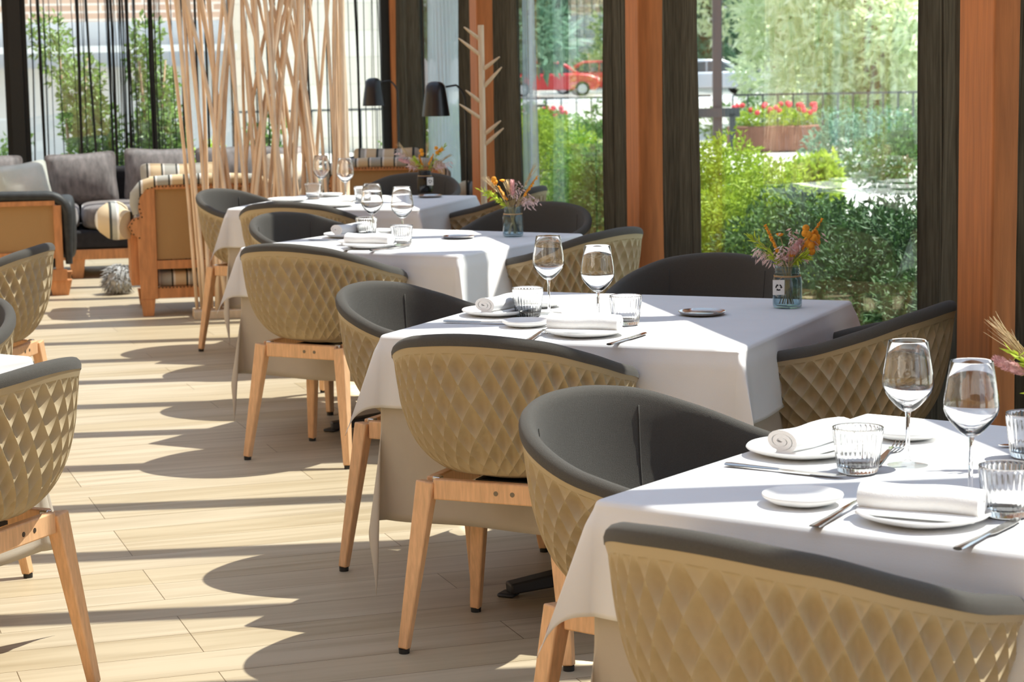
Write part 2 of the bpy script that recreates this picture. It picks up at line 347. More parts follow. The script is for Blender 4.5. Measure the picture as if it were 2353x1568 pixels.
# posts of the window wall: (far y, near y)
posts = [(1.95, 1.72), (5.885, 5.645), (9.735, 9.505), (13.725, 13.475), (17.45, 17.25)]
plabs = ['brown timber post nearest the camera', 'wide reddish timber post at the right edge of the room', 'reddish timber post between the two large windows', 'timber post behind the coat rack', 'timber post in the far corner behind the lamps']
for (a, b), lb in zip(posts, plabs):
    trim(MB().box((2.61, (a+b)/2, 1.21), (0.22, a-b, 2.42)).build('post', M['larch'], bevel=0.006), lb)
trim(MB().box((2.72, 7.4, 0.03), (0.10, 20.4, 0.06)).build('sill', M['frame_dark']))
for i, (y0, y1) in enumerate([(1.95, 5.645), (5.885, 9.505), (9.735, 13.475), (13.725, 17.25)]):
    lb = ['window beside the dark curtain at the right edge', 'largest window with the bright garden and its reflected tables', 'middle window with red cars outside', 'farthest side window behind the floor lamp'][i]
    w = MB()
    for yy in (y0+0.02, y1-0.02): w.box((XG+0.02, yy, 1.24), (0.05, 0.04, 2.36))
    w.box((XG+0.02, (y0+y1)/2, 2.40), (0.05, y1-y0, 0.05)).box((XG+0.02, (y0+y1)/2, 0.085), (0.05, y1-y0, 0.05))
    o = struct(w.build('window_%d' % (i+1), M['frame_dark']), lb)
    MB().box((XG+0.02, (y0+y1)/2, 1.24), (0.008, y1-y0-0.06, 2.28)).build('glass_pane', M['glass'], o)
# back wall: two wide glazed bays with dark posts
bx = [(-4.05, -0.48), (-0.38, 2.50)]
for i, (x0, x1) in enumerate(bx):
    w = MB()
    for xx in (x0+0.02, x1-0.02): w.box((xx, YB+0.1, 1.4), (0.04, 0.06, 2.68))
    w.box(((x0+x1)/2, YB+0.1, 2.72), (x1-x0, 0.06, 0.05)).box(((x0+x1)/2, YB+0.1, 0.06), (x1-x0, 0.06, 0.12))
    o = struct(w.build('window_%d' % (i+5), M['frame_dark']), ['back window left of the dark post', 'wide back window behind the sofa and branch screen'][i])
    MB().box(((x0+x1)/2, YB+0.1, 1.4), (x1-x0-0.06, 0.008, 2.60)).build('glass_pane', M['glass'], o)
trim(MB().box((-0.43, YB+0.08, 1.37), (0.10, 0.12, 2.74)).build('post', M['frame_dark']), 'dark post in the back window wall')
trim(MB().box((2.47, YB-0.12, 1.37), (0.08, 0.10, 2.74)).build('post', M['frame_dark']), 'dark corner post beside the far lamp')
trim(MB().box((-0.65, YB+0.1, 2.95), (7.0, 0.2, 0.4)).build('beam', M['larch']))

# curtains -----------------------------------------------------------
def curtain(y0, y1, label, x=2.575, amp=0.042, per=0.10, m='curtain', flare=0.03, z1=2.36, cat='curtain', name='curtain', grp=None):
    n = max(12, int((y1-y0)/per*10)); vs = []; fs = []; rows = 9; ph = rnd(0, 6)
    for j in range(rows):
        z = 0.03+(z1-0.03)*j/(rows-1); sp = 1+flare*(1-z/z1)*2
        for i in range(n+1):
            t = i/n; y = y0+(y1-y0)*(0.5+(t-0.5)*sp); a = 2*PI*(y1-y0)/per*t+ph+0.4*math.sin(5*t+z*1.3)
            vs.append((x+amp*(0.65+0.5*math.sin(7*t+ph))*math.sin(a)+0.008*math.sin(2.2*z+9*t), y+0.012*math.sin(2*a), z))
    for j in range(rows-1):
        for i in range(n): fs.append((j*(n+1)+i, j*(n+1)+i+1, (j+1)*(n+1)+i+1, (j+1)*(n+1)+i))
    o = MB().add(vs, fs).build(name, M[m], smooth=180)
    q = o.modifiers.new('thick', 'SOLIDIFY'); q.thickness = 0.003
    return tag(o, label, cat, grp)
g = 'dark pleated curtains'
curtain(4.60, 5.52, 'dark curtain at the right edge of the photo, before the wide timber post', grp=g, x=2.545, flare=0.05)
curtain(5.97, 6.40, 'dark curtain left of the wide timber post, right side of the large window', grp=g, x=2.60)
curtain(8.86, 9.44, 'dark green-grey curtain on the left side of the large window', grp=g, x=2.60)
curtain(9.82, 10.42, 'dark curtain on the right side of the middle window', grp=g, x=2.60)
curtain(12.62, 13.36, 'dark curtain behind the coat rack', grp=g, x=2.60)
curtain(13.82, 14.5, 'narrow dark curtain left of the coat rack, right of the sheer one', grp=g, x=2.60)
curtain(16.3, 17.1, 'grey-green curtain between the two floor lamps', grp=g, x=2.56)
g2 = 'sheer curtains'
curtain(14.45, 16.35, 'pale blue sheer curtain across the farthest side window', x=2.655, amp=0.012, per=0.14, m='sheer', flare=0, name='sheer_curtain', grp=g2)
curtain(12.45, 12.75, 'sheer curtain edge beside the dark curtain behind the coat rack', x=2.655, amp=0.012, per=0.11, m='sheer', flare=0, name='sheer_curtain', grp=g2)

# string curtains on the back windows: bundles of threads
def strings(x0, x1, n, label, seed, dens):
    R = random.Random(seed); mb = MB(); y = YB-0.14
    for i in range(n):
        x = R.uniform(x0, x1) if R.random() > dens else R.choice([x0+(x1-x0)*q for q in (0.12, 0.3, 0.55, 0.62, 0.85)])+R.gauss(0, 0.03)
        sl = R.gauss(0, 0.02)+(0.05 if R.random() < 0.2 else 0); r = R.choice([0.003, 0.003, 0.004, 0.006, 0.010])
        pts = [(x+sl*(1-z/2.7)+0.004*math.sin(3*z+i), y+R.uniform(-0.02, 0.02), z) for z in (0.02, 0.7, 1.4, 2.0, 2.7)]
        mb.tube(pts, r, 5)
    return tag(mb.build('string_curtain', M['string'], smooth=180), label, 'curtain', 'string curtains', 'stuff')
strings(-1.6, -0.5, 22, 'dark string curtain left of the dark post in the back window', 1, 0.3)
strings(-0.36, 0.84, 46, 'dark string curtain in front of the two tall bushes', 2, 0.45)
strings(0.84, 1.95, 18, 'dark string curtain behind the branch screen', 3, 0.3)
strings(1.95, 2.42, 20, 'dark string curtain right of the branch screen', 4, 0.3)

# ------------------------------------------------------------------ dining chair
TH = [0, 30, 60, 90, 115, 131, 140, 151, 165, 180]
ZR = [0.795, 0.782, 0.744, 0.698, 0.666, 0.640, 0.550, 0.482, 0.464, 0.460]
def rim(th):                                              # th in radians from the back
    d = abs(math.degrees(math.atan2(math.sin(th), math.cos(th))))
    z = pl(TH, ZR, d); p = 2/2.25
    sx_, cx_ = math.sin(th), math.cos(th)
    x = 0.300*math.copysign(abs(sx_)**p, sx_); yb = 0.285 if cx_ > 0 else 0.285
    return Vector((x, -yb*math.copysign(abs(cx_)**p, cx_), z))
ZB = 0.430
def _arc():
    n = 3.3; L = [0.0]; last = (0, 0)
    for i in range(1, 401):
        ph = i/400*PI/2; q = (0.29*math.sin(ph)**(2/n), 0.31*(1-max(0, math.cos(ph))**(2/n))); L.append(L[-1]+math.hypot(q[0]-last[0], q[1]-last[1])); last = q
    return [l/L[-1] for l in L]
ARC = _arc()
import bisect
def bowl(th, u, off=0.0, zb=ZB, drop=0.0):                # u: 0 centre of the bottom .. 1 rim, by arc length
    R = rim(th); zr = R.z-drop; n = 3.3
    i = min(399, max(0, bisect.bisect_right(ARC, u)-1)); ph = min(1.0, (i+(u-ARC[i])/max(1e-9, ARC[i+1]-ARC[i]))/400)*PI/2
    if u >= 1: ph = PI/2
    f = math.sin(ph)**(2/n); w = 1-max(0.0, math.cos(ph))**(2/n)
    tight = 0.90+0.10*w if abs(math.degrees(math.atan2(math.sin(th), math.cos(th)))) < 140 else 1
    return Vector((R.x*f*tight, R.y*f*tight, zb+(zr-zb)*w))
def make_chair():
    t = thing('dining_chair', 'x', 'chair', group='quilted tub chairs with beech legs')
    # shell with dimpled diamonds; ridges along both diagonals stay crisp
    N, Mr, sub = 40, 6.6, 5; u0, u1 = 0.36, 0.965; vs = []; fs = []
    def pt(a, b):
        th = (a+b)*PI/N; u = (a-b)/(2*Mr)
        return th, u
    amax = int(N+2*Mr+2)
    import itertools
    for i in range(-2, int(N+Mr*2)+2):
        for j in range(-int(Mr*2)-2, N+2):
            s0 = i+0.5+j+0.5
            if not (0 <= s0 < 2*N): continue
            uc = (i-j)/(2*Mr)
            if uc < u0-1/Mr or uc > u1+1/Mr: continue
            grid = []; ok = False
            for p in range(sub+1):
                for q in range(sub+1):
                    a, b = p/sub, q/sub; th, u = pt(i+a, j+b)
                    uu = min(max(u, u0), u1)
                    if u0 < u < u1: ok = True
                    P = bowl(th, uu); e = 0.004
                    nrm = (bowl(th+e, uu)-bowl(th-e, uu)).cross(bowl(th, min(1, uu+e))-bowl(th, uu-e)); nrm.normalize()
                    if nrm.x*P.x+nrm.y*P.y+nrm.z*(P.z-0.62) < 0: nrm = -nrm
                    h = 16*a*(1-a)*b*(1-b); edge = min(1, (u1-uu)*22)*min(1, (uu-u0)*8)
                    grid.append(P-nrm*0.021*(h**0.75)*max(0, edge))
            if not ok: continue
            o = len(vs); vs += grid
            for p in range(sub):
                for q in range(sub):
                    k = [o+p*(sub+1)+q, o+(p+1)*(sub+1)+q, o+(p+1)*(sub+1)+q+1, o+p*(sub+1)+q+1]
                    if (Vector(vs[k[0]])-Vector(vs[k[2]])).length < 1e-4 and (Vector(vs[k[1]])-Vector(vs[k[3]])).length < 1e-4: continue
                    fs.append(tuple(k))
    mb = MB().add(vs, fs)
    # smooth lip under the upholstery and plain bottom
    K = 96
    for ua, ub in ((u1, 1.0),):
        o = [bowl(2*PI*k/K, ua) for k in range(K)]; p = [bowl(2*PI*k/K, ub)+Vector((rim(2*PI*k/K).x, rim(2*PI*k/K).y, 0))*0.012 for k in range(K)]
        q = [bowl(2*PI*k/K, ub)-Vector((rim(2*PI*k/K).x, rim(2*PI*k/K).y, 0))*0.02 for k in range(K)]
        mb.add(o+p+q, [(k, (k+1) % K, K+(k+1) % K, K+k) for k in range(K)]+[(K+k, K+(k+1) % K, 2*K+(k+1) % K, 2*K+k) for k in range(K)])
    b0 = [bowl(2*PI*k/K, u0+0.002) for k in range(K)]; b1 = [bowl(2*PI*k/K, 0.15) for k in range(K)]
    mb.add(b0+b1+[Vector((0, 0, ZB))], [(k, (k+1) % K, K+(k+1) % K, K+k) for k in range(K)]+[(K+k, K+(k+1) % K, 2*K) for k in range(K)])
    sh = mb.build('shell', M['shell'], t, smooth=60)
    # upholstery: rolled rim, inner face, seat
    K = 112; prof = []
    for k in range(K):
        th = 2*PI*k/K; R = rim(th); rad = Vector((R.x, R.y, 0)).normalized(); c = R-rad*0.012; ring = []
        for a in range(0, 8):
            al = -0.35+(PI+0.35)*a/7; ring.append(c+rad*0.017*math.cos(al)+Vector((0, 0, 0.004+0.021*math.sin(al))))
        dg = abs(math.degrees(math.atan2(math.sin(th), math.cos(th))))
        for u in (0.965, 0.92, 0.84, 0.75, 0.67, 0.60, 0.53, 0.45, 0.36, 0.25, 0.12):
            P = bowl(th, u, zb=0.468); ring.append(Vector((P.x*(1-0.105*u**0.5), P.y*(1-0.105*u**0.5), P.z-0.004 if dg > 140 else P.z)))
        prof.append(ring)
    L = len(prof[0]); vs = [v for r in prof for v in r]; fs = []
    for k in range(K):
        for a in range(L-1): fs.append((k*L+a, k*L+a+1, ((k+1) % K)*L+a+1, ((k+1) % K)*L+a))
    vs.append(Vector((0, 0, 0.468))); fs += [(k*L+L-1, len(vs)-1, ((k+1) % K)*L+L-1) for k in range(K)]
    up = MB().add(vs, fs).build('upholstery', M['fabric'], t, smooth=180)
    for sg in (-1, 1):                                    # vertical seams inside the back
        pts = []
        for u in (0.985, 0.93, 0.85, 0.76, 0.68, 0.61, 0.54, 0.46, 0.38):
            P = bowl(sg*0.62, u, zb=0.468); pts.append((P.x*(1-0.108*u**0.5), P.y*(1-0.108*u**0.5), P.z))
        MB().tube(pts, 0.0016, 5).build('seam', M['fabric'], up, smooth=180)
    # black underplate, rails, brackets, legs
    MB().box((0, 0.0, 0.4265), (0.14, 0.20, 0.009)).build('seat_plate', M['black'], t)
    tp = {}
    for a in (-1, 1):
        for b in (-1, 1):
            top = Vector((a*0.172, b*0.164, 0.432)); ft = Vector((a*0.222, b*0.216, 0.012)); tp[(a, b)] = top
            lg = MB().bar(top, ft, 0.048, 0.040, 0.027, 0.025).build('leg', M['beech'], t, bevel=0.004)
            MB().lathe([(0, 0), (0.0135, 0), (0.014, 0.012), (0, 0.013)], 14, (ft.x, ft.y, 0)).build('foot_cap', M['black'], lg, smooth=40)
            MB().box((a*0.150, b*0.150, 0.430), (0.022, 0.022, 0.026)).build('bracket', M['steel'], t, bevel=0.003)
    for (p, q) in (((-1, -1), (1, -1)), ((1, -1), (1, 1)), ((1, 1), (-1, 1)), ((-1, 1), (-1, -1))):
        A, B = tp[p].copy(), tp[q].copy(); A.z = B.z = 0.414; d = (B-A).normalized()
        r = MB().bar(A+d*0.02, B-d*0.02, 0.026, 0.052).build('rail', M['beech'], t, bevel=0.004)
        out = Vector(((p[0]+q[0])/2, (p[1]+q[1])/2, 0)); mid = A+(B-A)*0.62
        for s_ in (-0.022, 0.022):
            c = mid+d*s_+out*0.0125
            MB().tube([c, c+out*0.0012], 0.0062, 10).build('screw', M['screw'], r, smooth=30)
    return t
chair0 = make_chair(); used = [False]
def chair(x, y, az, label):
    rz = math.radians(az-90)
    if not used[0]:
        used[0] = True; chair0.location = (x, y, 0); chair0.rotation_euler = (0, 0, rz); chair0['label'] = label; return chair0
    return dup(chair0, label, (x, y, 0), rz)

# ------------------------------------------------------------------ tables and cloths
A = 0.487
def drape(a, h, z0, flare, wave, phase, pw=1.1, n=84, r=0.014, off=0.0, lift=0.02, tilt=0.0, start=0.0):
    vs = []; fs = []; st = [-a-h+2*(a+h)*i/n for i in range(n+1)]
    xs = sorted(set([round(-a-h+h*i/22, 5) for i in range(23)]+[round(-a+2*a*i/30, 5) for i in range(31)]+[round(a+h*i/22, 5) for i in range(23)]+[round(s*(a+k*r*PI/2/4), 5) for s in (-1, 1) for k in range(5)]))
    N = len(xs)
    def roll(d):
        if d < r*PI/2: return r*math.sin(d/r), r*(1-math.cos(d/r)), 0.0
        return r, r+(d-r*PI/2), d-r*PI/2
    for v in xs:
        for u in xs:
            dx, dy = max(abs(u)-a, 0), max(abs(v)-a, 0); sx_, sy_ = math.copysign(1, u), math.copysign(1, v)
            if dx <= 0 and dy <= 0: P = (u, v, z0+0.0007*math.sin(9*u+phase)*math.sin(7*v))
            elif dy <= 0 or dx <= 0:
                d = dx+dy; o, dz, dr = roll(d); s = v if dy <= 0 else u; sgn = sx_ if dy <= 0 else sy_
                win = 1-(abs(s)/a)**4; q = dr/h
                wv = dr*(lift+wave*win*(0.5+0.5*math.sin(s*11+phase+sgn*2))*q)+off*min(1, dr/0.03)
                P = (sgn*(a+o+wv), v, z0-dz) if dy <= 0 else (u, sgn*(a+o+wv), z0-dz)
            else:
                d = math.hypot(dx, dy); ph = math.atan2(dy, dx); o, dz, dr = roll(d); s2 = math.sin(2*ph); fl = flare*s2**pw
                e = max(0.0, dr-start)*fl; tl = tilt*math.sin(2*ph)+0.12*math.sin(4*ph)
                bx_, by_ = (o+dr*lift+off*min(1, dr/0.03))*math.cos(ph), (o+dr*lift+off*min(1, dr/0.03))*math.sin(ph)
                ang = PI/4+tl; dzz = dz*math.sqrt(max(0.05, 1-fl*fl))
                P = (sx_*(a+bx_+e*math.cos(ang)), sy_*(a+by_+e*math.sin(ang)), z0-dzz)
            vs.append(P)
    drape.xs = xs
    for j in range(N-1):
        for i in range(N-1): fs.append((j*N+i, j*N+i+1, (j+1)*N+i+1, (j+1)*N+i))
    return MB().add(vs, fs)
ZT = 0.7535
def table(cx, cy, rz, where, n, flare=0.30, tilt=0.0, sy=1.0):
    t = thing('dining_table', 'square cloth covered dining table, ' + where, 'table', (cx, cy, 0), rz, 'cloth covered dining tables'); t.scale.y = sy
    MB().box((0, 0, 0.729), (2*A-0.01, 2*A-0.01, 0.028)).build('tabletop', M['table_top'], t, bevel=0.006)
    MB().lathe([(0, 0.03), (0.05, 0.03), (0.038, 0.10), (0.036, 0.68), (0.10, 0.715), (0, 0.715)], 20).build('column', M['iron'], t, smooth=40)
    for k in range(4):
        a = PI/4+k*PI/2; c, s = math.cos(a), math.sin(a)
        MB().bar((0.02*c, 0.02*s, 0.052), (0.36*c, 0.36*s, 0.022), 0.062, 0.05, 0.05, 0.03).box((0.36*c, 0.36*s, 0.006), (0.05, 0.05, 0.012)).build('foot', M['iron'], t, bevel=0.006)
    u = drape(A, 0.50, 0.7465, 0.30, 0.08, n*1.7, 0.6, lift=0.012, tilt=1.15, start=0.24).build('under_cloth', M['taupe_cloth'], None, smooth=180)
    xsu = drape.xs; u.location = (cx, cy, 0); u.rotation_euler = (0, 0, rz); tag(u, 'long taupe under cloth, ' + where, 'tablecloth', 'taupe under cloths')
    w = drape(A, 0.20, 0.7515, flare, 0.10, n*2.3, 0.75, off=0.006, lift=0.06, tilt=tilt).build('tablecloth', M['white_cloth'], None, smooth=180)
    w.location = (cx, cy, 0); w.rotation_euler = (0, 0, rz); tag(w, 'white linen tablecloth, ' + where, 'tablecloth', 'white tablecloths')
    for o, h, m_ in ((u, 0.5, 'purple'), (w, 0.2, 'purple')):   # small sewn labels by the corner hem
        xs = drape.xs if o is w else xsu; N = len(xs); V = [v.co.copy() for v in o.data.vertices]
        for nm, lo, hi in (('purple_label', 0.62, 0.78), ('white_label', 0.42, 0.62)):
            qs = []; vv = []
            for j in range(N-1):
                for i in range(N-1):
                    if xs[i+1] < -A-h+0.035 and -A-h*hi <= xs[j] and xs[j+1] <= -A-h*lo:
                        k = [j*N+i, j*N+i+1, (j+1)*N+i+1, (j+1)*N+i]; nn = (V[k[2]]-V[k[0]]).cross(V[k[3]]-V[k[1]]).normalized()
                        if nn.dot(Vector((-1, -1, 0.2))) < 0: nn = -nn
                        b_ = len(vv); vv += [V[q]+nn*0.0025 for q in k]; qs.append((b_, b_+1, b_+2, b_+3))
            if qs: MB().add(vv, qs).build('sewn_label', M['purple'] if nm[0] == 'p' else M['label'], o)
    for o, e in ((u, 0.0012), (w, 0.0012)):
        q = o.modifiers.new('thick', 'SOLIDIFY'); q.thickness = e; q.offset = -1; o.scale.y = sy
    return t, w, u
TB = {1: (1.514, 3.369, -46.9), 2: (1.485, 5.787, -34.7), 3: (1.315, 8.520, -41.0), 4: (1.390, 10.960, -26.8), 5: (-0.83, 5.49, -45.0)}
WH = {1: 'nearest table at lower right', 2: 'second table from the camera', 3: 'third table from the camera', 4: 'farthest table before the branch screen', 5: 'table cut off at left edge'}
for n_, (x, y, a) in TB.items():
    table(x, y, math.radians(a), WH[n_], n_, flare=0.08 if n_ == 5 else 0.30, sy=1.09 if n_ == 2 else 1.0)
def loc(n_, u, v):
    x, y, a = TB[n_]; a = math.radians(a); return Vector((x+u*math.cos(a)-v*math.sin(a), y+u*math.sin(a)+v*math.cos(a), ZT))

# chairs round the tables -------------------------------------------
chair(1.044, 2.980, 36.5, 'tub chair with quilted beige shell largest in the lower right corner, back to camera')
chair(1.108, 3.930, -50.0, 'tub chair showing its dark inside, left side of the nearest table')
chair(1.058, 5.257, 55.0, 'tub chair at the front of the second table, quilted back and beech legs toward camera')
chair(1.020, 6.160, -38.0, 'tub chair showing its dark inside, left side of the second table')
chair(1.995, 5.453, 138.0, 'tub chair right of the second table, its high back by the wide timber post')
chair(1.925, 6.620, 235.3, 'dark tub chair behind the jar of flowers on the second table')
chair(0.889, 7.990, 50.0, 'tub chair at the front of the third table, quilted back and beech legs toward camera')
chair(1.017, 9.200, -48.0, 'tub chair showing its dark inside, left side of the third table')
chair(1.858, 8.205, 131.0, 'tub chair right of the third table, its back against the timber post between windows')
chair(1.920, 9.340, 229.0, 'dark tub chair behind the jar of flowers on the third table')
chair(1.060, 10.330, 63.2, 'tub chair at the front of the farthest table, mostly hidden, quilted back to camera')
chair(0.895, 11.120, -38.0, 'tub chair left of the farthest table, beside the branch screen')
chair(2.070, 10.880, 148.0, 'tub chair right of the farthest table, only its dark rim showing')
chair(1.820, 12.080, 243.2, 'dark tub chair behind the farthest table, beneath the flowers')
chair(-0.312, 5.030, 147.0, 'pale tub chair cut by left edge, one beech leg reaching the photo bottom')
chair(-0.495, 6.250, 232.0, 'tub chair showing dark fabric at the left edge, behind the cut off table')
chair(-0.388, 8.218, 160.0, 'sunlit tub chair at the left edge in front of the dark armchair')
chair(2.150, 3.960, 222.0, 'tub chair whose grey back just shows at the right edge behind the nearest table')

# ------------------------------------------------------------------ tableware
def crystal():
    m = bpy.data.materials.new('crystal_stem'); m.use_nodes = True
    n, l = m.node_tree.nodes, m.node_tree.links; n.remove(n['Principled BSDF']); g = n.new('ShaderNodeBsdfGlass'); g.inputs['IOR'].default_value = 1.5; g.inputs['Roughness'].default_value = 0
    l.new(g.outputs[0], n['Material Output'].inputs[0]); return m
M['crystal'] = crystal()
def at_t(n_, x, y, z=ZT): return (x, y, z)
def wave(n, amp, ph): return lambda i, a: 1+amp*math.sin(n*a+ph)+amp*0.7*math.sin((n+2)*a+2*ph)
ORD = {1: 'nearest', 2: 'second', 3: 'third', 4: 'farthest'}
def plate(r, x, y, label, small=False):
    prof = [(0, 0.0), (r*0.55, 0.0), (r*0.78, 0.0035), (r*0.97, 0.011), (r, 0.0145), (r*0.985, 0.0165), (r*0.93, 0.0145), (r*0.75, 0.0085), (r*0.5, 0.0065), (0, 0.006)]
    o = MB().lathe(prof, 64, wob=wave(5, 0.012, x*9)).build('bread_plate' if small else 'dinner_plate', M['china'], smooth=60)
    o.location = (x, y, ZT); return tag(o, label, 'plate', 'small wavy edged plates' if small else 'large wavy edged plates')
def napkin(x, y, az, label, L=0.19, lift=0.0095):
    sec = []; n = 46; turns = 2.7
    for i in range(n+1):
        t = i/n; a = -2*PI*turns*(1-t)-PI*0.40; r = 0.006+0.0245*t
        sec.append((r*1.25*math.cos(a), 0.0245+r*0.8*math.sin(a), a))
    vs = []; fs = []; m = 14
    for j in range(m+1):
        u = -L/2+L*j/m; sg = 0.0015*math.sin(u*40)
        for k in (0, 1):
            for (a, b, an) in sec:
                q = 0.0090*k; vs.append((u, a-q*math.cos(an)+sg, b-q*0.8*math.sin(an)+sg))
    P = n+1
    for j in range(m):
        for k in (0, 1):
            for i in range(n):
                A0 = (j*2+k)*P+i; B0 = ((j+1)*2+k)*P+i; fs.append((A0, A0+1, B0+1, B0) if k == 0 else (A0+1, A0, B0, B0+1))
        for i in (0, n): fs.append(((j*2)*P+i, ((j+1)*2)*P+i, ((j+1)*2+1)*P+i, (j*2+1)*P+i))
    for j in (0, m):
        for i in range(n): fs.append(((j*2)*P+i, (j*2)*P+i+1, (j*2+1)*P+i+1, (j*2+1)*P+i))
    mb = MB().add(vs, fs)
    o = mb.build('napkin', M['napkin'], smooth=50); o.location = (x, y, ZT+lift); o.rotation_euler = (0, 0, math.radians(az))
    fl = MB().box((0.0, -0.026, 0.004), (L*0.99, 0.048, 0.0075)).build('folded_edge', M['napkin'], o, bevel=0.003)
    return tag(o, label, 'napkin', 'rolled white napkins')
def make_glass():
    t = thing('wine_glass', 'x', 'wine glass', group='stemmed wine glasses')
    out = [(0.004, 0.094), (0.012, 0.0985), (0.022, 0.107), (0.033, 0.119), (0.041, 0.131), (0.0445, 0.141), (0.0448, 0.150), (0.043, 0.166), (0.0395, 0.188), (0.0345, 0.219), (0.0343, 0.2203)]
    inn = [(0.0338, 0.2195), (0.0388, 0.188), (0.0423, 0.166), (0.0441, 0.150), (0.0438, 0.1415), (0.040, 0.1325), (0.032, 0.122), (0.021, 0.112), (0.011, 0.105), (0, 0.103)]
    MB().lathe(out+inn, 40).build('bowl', M['crystal'], t, smooth=60)
    MB().lathe([(0.0045, 0.010), (0.0040, 0.02), (0.0036, 0.05), (0.0040, 0.085), (0.0055, 0.0955), (0.009, 0.099), (0, 0.099)], 16).build('stem', M['crystal'], t, smooth=60)
    MB().lathe([(0, 0.0), (0.035, 0.0), (0.0358, 0.0012), (0.034, 0.0022), (0.018, 0.0042), (0.008, 0.007), (0.0045, 0.0102), (0, 0.0102)], 40).build('foot', M['wine'], t, smooth=50)
    return t
def make_tumbler():
    t = thing('water_tumbler', 'x', 'tumbler', group='ribbed water tumblers')
    out = [(0, 0.0), (0.030, 0.0), (0.0335, 0.003), (0.0355, 0.012), (0.0385, 0.035), (0.0415, 0.06), (0.043, 0.072), (0.0434, 0.078)]
    inn = [(0.0430, 0.0795), (0.0418, 0.079), (0.0412, 0.072), (0.0396, 0.06), (0.0366, 0.035), (0.0336, 0.015), (0.029, 0.011), (0, 0.010)]
    amp = lambda i, a: 1+(0.030*abs(math.cos(15*a)) if 2 <= i <= 6 else 0)
    MB().lathe(out+inn, 180, wob=amp).build('ribbed_wall', M['crystal'], t, smooth=60)
    MB().tube([(0.0432*math.cos(2*PI*k/48), 0.0432*math.sin(2*PI*k/48), 0.079) for k in range(48)], 0.0011, 8, closed=True).build('rim', M['crystal'], t, smooth=180)
    return t
G0 = make_glass(); T0 = make_tumbler(); first = {}
def put(proto, x, y, label, rz=0):
    if proto.name not in first: first[proto.name] = 1; proto.location = (x, y, ZT); proto['label'] = label; return proto
    return dup(proto, label, (x, y, ZT), rz)
def knife(p, q, label):                                   # handle end p, tip q
    p, q = Vector((*p, 0)), Vector((*q, 0)); L = (q-p).length; a = math.atan2(q.y-p.y, q.x-p.x)
    t = thing('table_knife', label, 'knife', (p.x, p.y, ZT), a, 'steel knives')
    h = L*0.46; vs = []; fs = []; st = [(0, 0.0075, 0.0055), (0.01, 0.0085, 0.007), (h*0.5, 0.0068, 0.0055), (h*0.92, 0.0050, 0.0045), (h, 0.0058, 0.0035)]
    mb = MB(); K = 10
    for (x, w, z) in st:
        for k in range(K): vs.append((x, w*math.cos(2*PI*k/K), 0.0035+z*0.5*math.sin(2*PI*k/K)+0.0004))
    for i in range(len(st)-1):
        for k in range(K): fs.append((i*K+k, i*K+(k+1) % K, (i+1)*K+(k+1) % K, (i+1)*K+k))
    fs += [tuple(range(K-1, -1, -1)), tuple(range((len(st)-1)*K, len(st)*K))]
    mb.add(vs, fs).build('handle', M['steel'], t, smooth=60)
    poly = [(h, -0.0055), (h+0.015, -0.0095), (L*0.8, -0.0105), (L*0.93, -0.0075), (L, 0.004), (L*0.95, 0.0068), (L*0.8, 0.0068), (h, 0.0055)]
    MB().prism(poly, (0, 0, 0.0028), (1, 0, 0), (0, 1, 0), (0, 0, 0.0012)).build('blade', M['steel'], t)
def fork(p, q, label):
    p, q = Vector((*p, 0)), Vector((*q, 0)); L = (q-p).length; a = math.atan2(q.y-p.y, q.x-p.x)
    t = thing('table_fork', label, 'fork', (p.x, p.y, ZT), a, 'steel forks')
    st = [(0, 0.009, 0.001), (0.008, 0.0098, 0.001), (L*0.25, 0.0072, 0.003), (L*0.5, 0.0042, 0.008), (L*0.64, 0.0032, 0.010), (L*0.70, 0.008, 0.007), (L*0.76, 0.0125, 0.0045)]
    vs = []; fs = []
    for (x, w, z) in st: vs += [(x, -w, z), (x, w, z), (x, w*0.85, z+0.0022), (x, -w*0.85, z+0.0022)]
    for i in range(len(st)-1):
        for k in range(4): fs.append((i*4+k, i*4+(k+1) % 4, (i+1)*4+(k+1) % 4, (i+1)*4+k))
    fs += [(3, 2, 1, 0), tuple(range(len(vs)-4, len(vs)))]
    MB().add(vs, fs).build('handle', M['steel'], t, smooth=60)
    for k in range(4):
        y = -0.0102+0.0068*k
        MB().tube([(L*0.755, y, 0.0055), (L*0.85, y, 0.0035), (L*0.94, y, 0.006), (L, y, 0.0105)], [0.0022, 0.0018, 0.0016, 0.0007], 6).build('tine', M['steel'], t, smooth=180)
def coaster(x, y, label):
    o = MB().lathe([(0, 0), (0.052, 0), (0.062, 0.004), (0.066, 0.0095), (0.0645, 0.0105), (0.060, 0.006), (0.050, 0.0035), (0, 0.003)], 48).build('metal_coaster', M['steel'], smooth=50)
    o.location = (x, y, ZT); tag(o, label, 'coaster', 'small round metal dishes')
# setting lists, metres in the room ----------------------------------
plate(0.103, 1.262, 3.092, 'dinner plate with napkin at the front of the nearest table'); napkin(1.262, 3.095, -38, 'rolled napkin lying across the front plate of the nearest table')
plate(0.066, 1.125, 3.262, 'small bread plate at the front left of the nearest table', True)
plate(0.103, 1.268, 3.675, 'dinner plate with napkin at the left side of the nearest table'); napkin(1.285, 3.675, 36, 'rolled napkin end-on, on the left plate of the nearest table')
plate(0.066, 1.505, 3.772, 'small bread plate behind the wine glasses of the nearest table', True)
fork((1.082, 3.084), (1.255, 3.268), 'steel fork left of the front plate, nearest table'); fork((1.345, 3.52), (1.465, 3.695), 'steel fork half hidden by tumbler and wine glass, nearest table')
knife((1.228, 2.878), (1.405, 3.052), 'steel knife right of the front plate, nearest table, bottom right'); knife((1.100, 3.600), (1.262, 3.437), 'steel knife reaching the left edge of the nearest table')
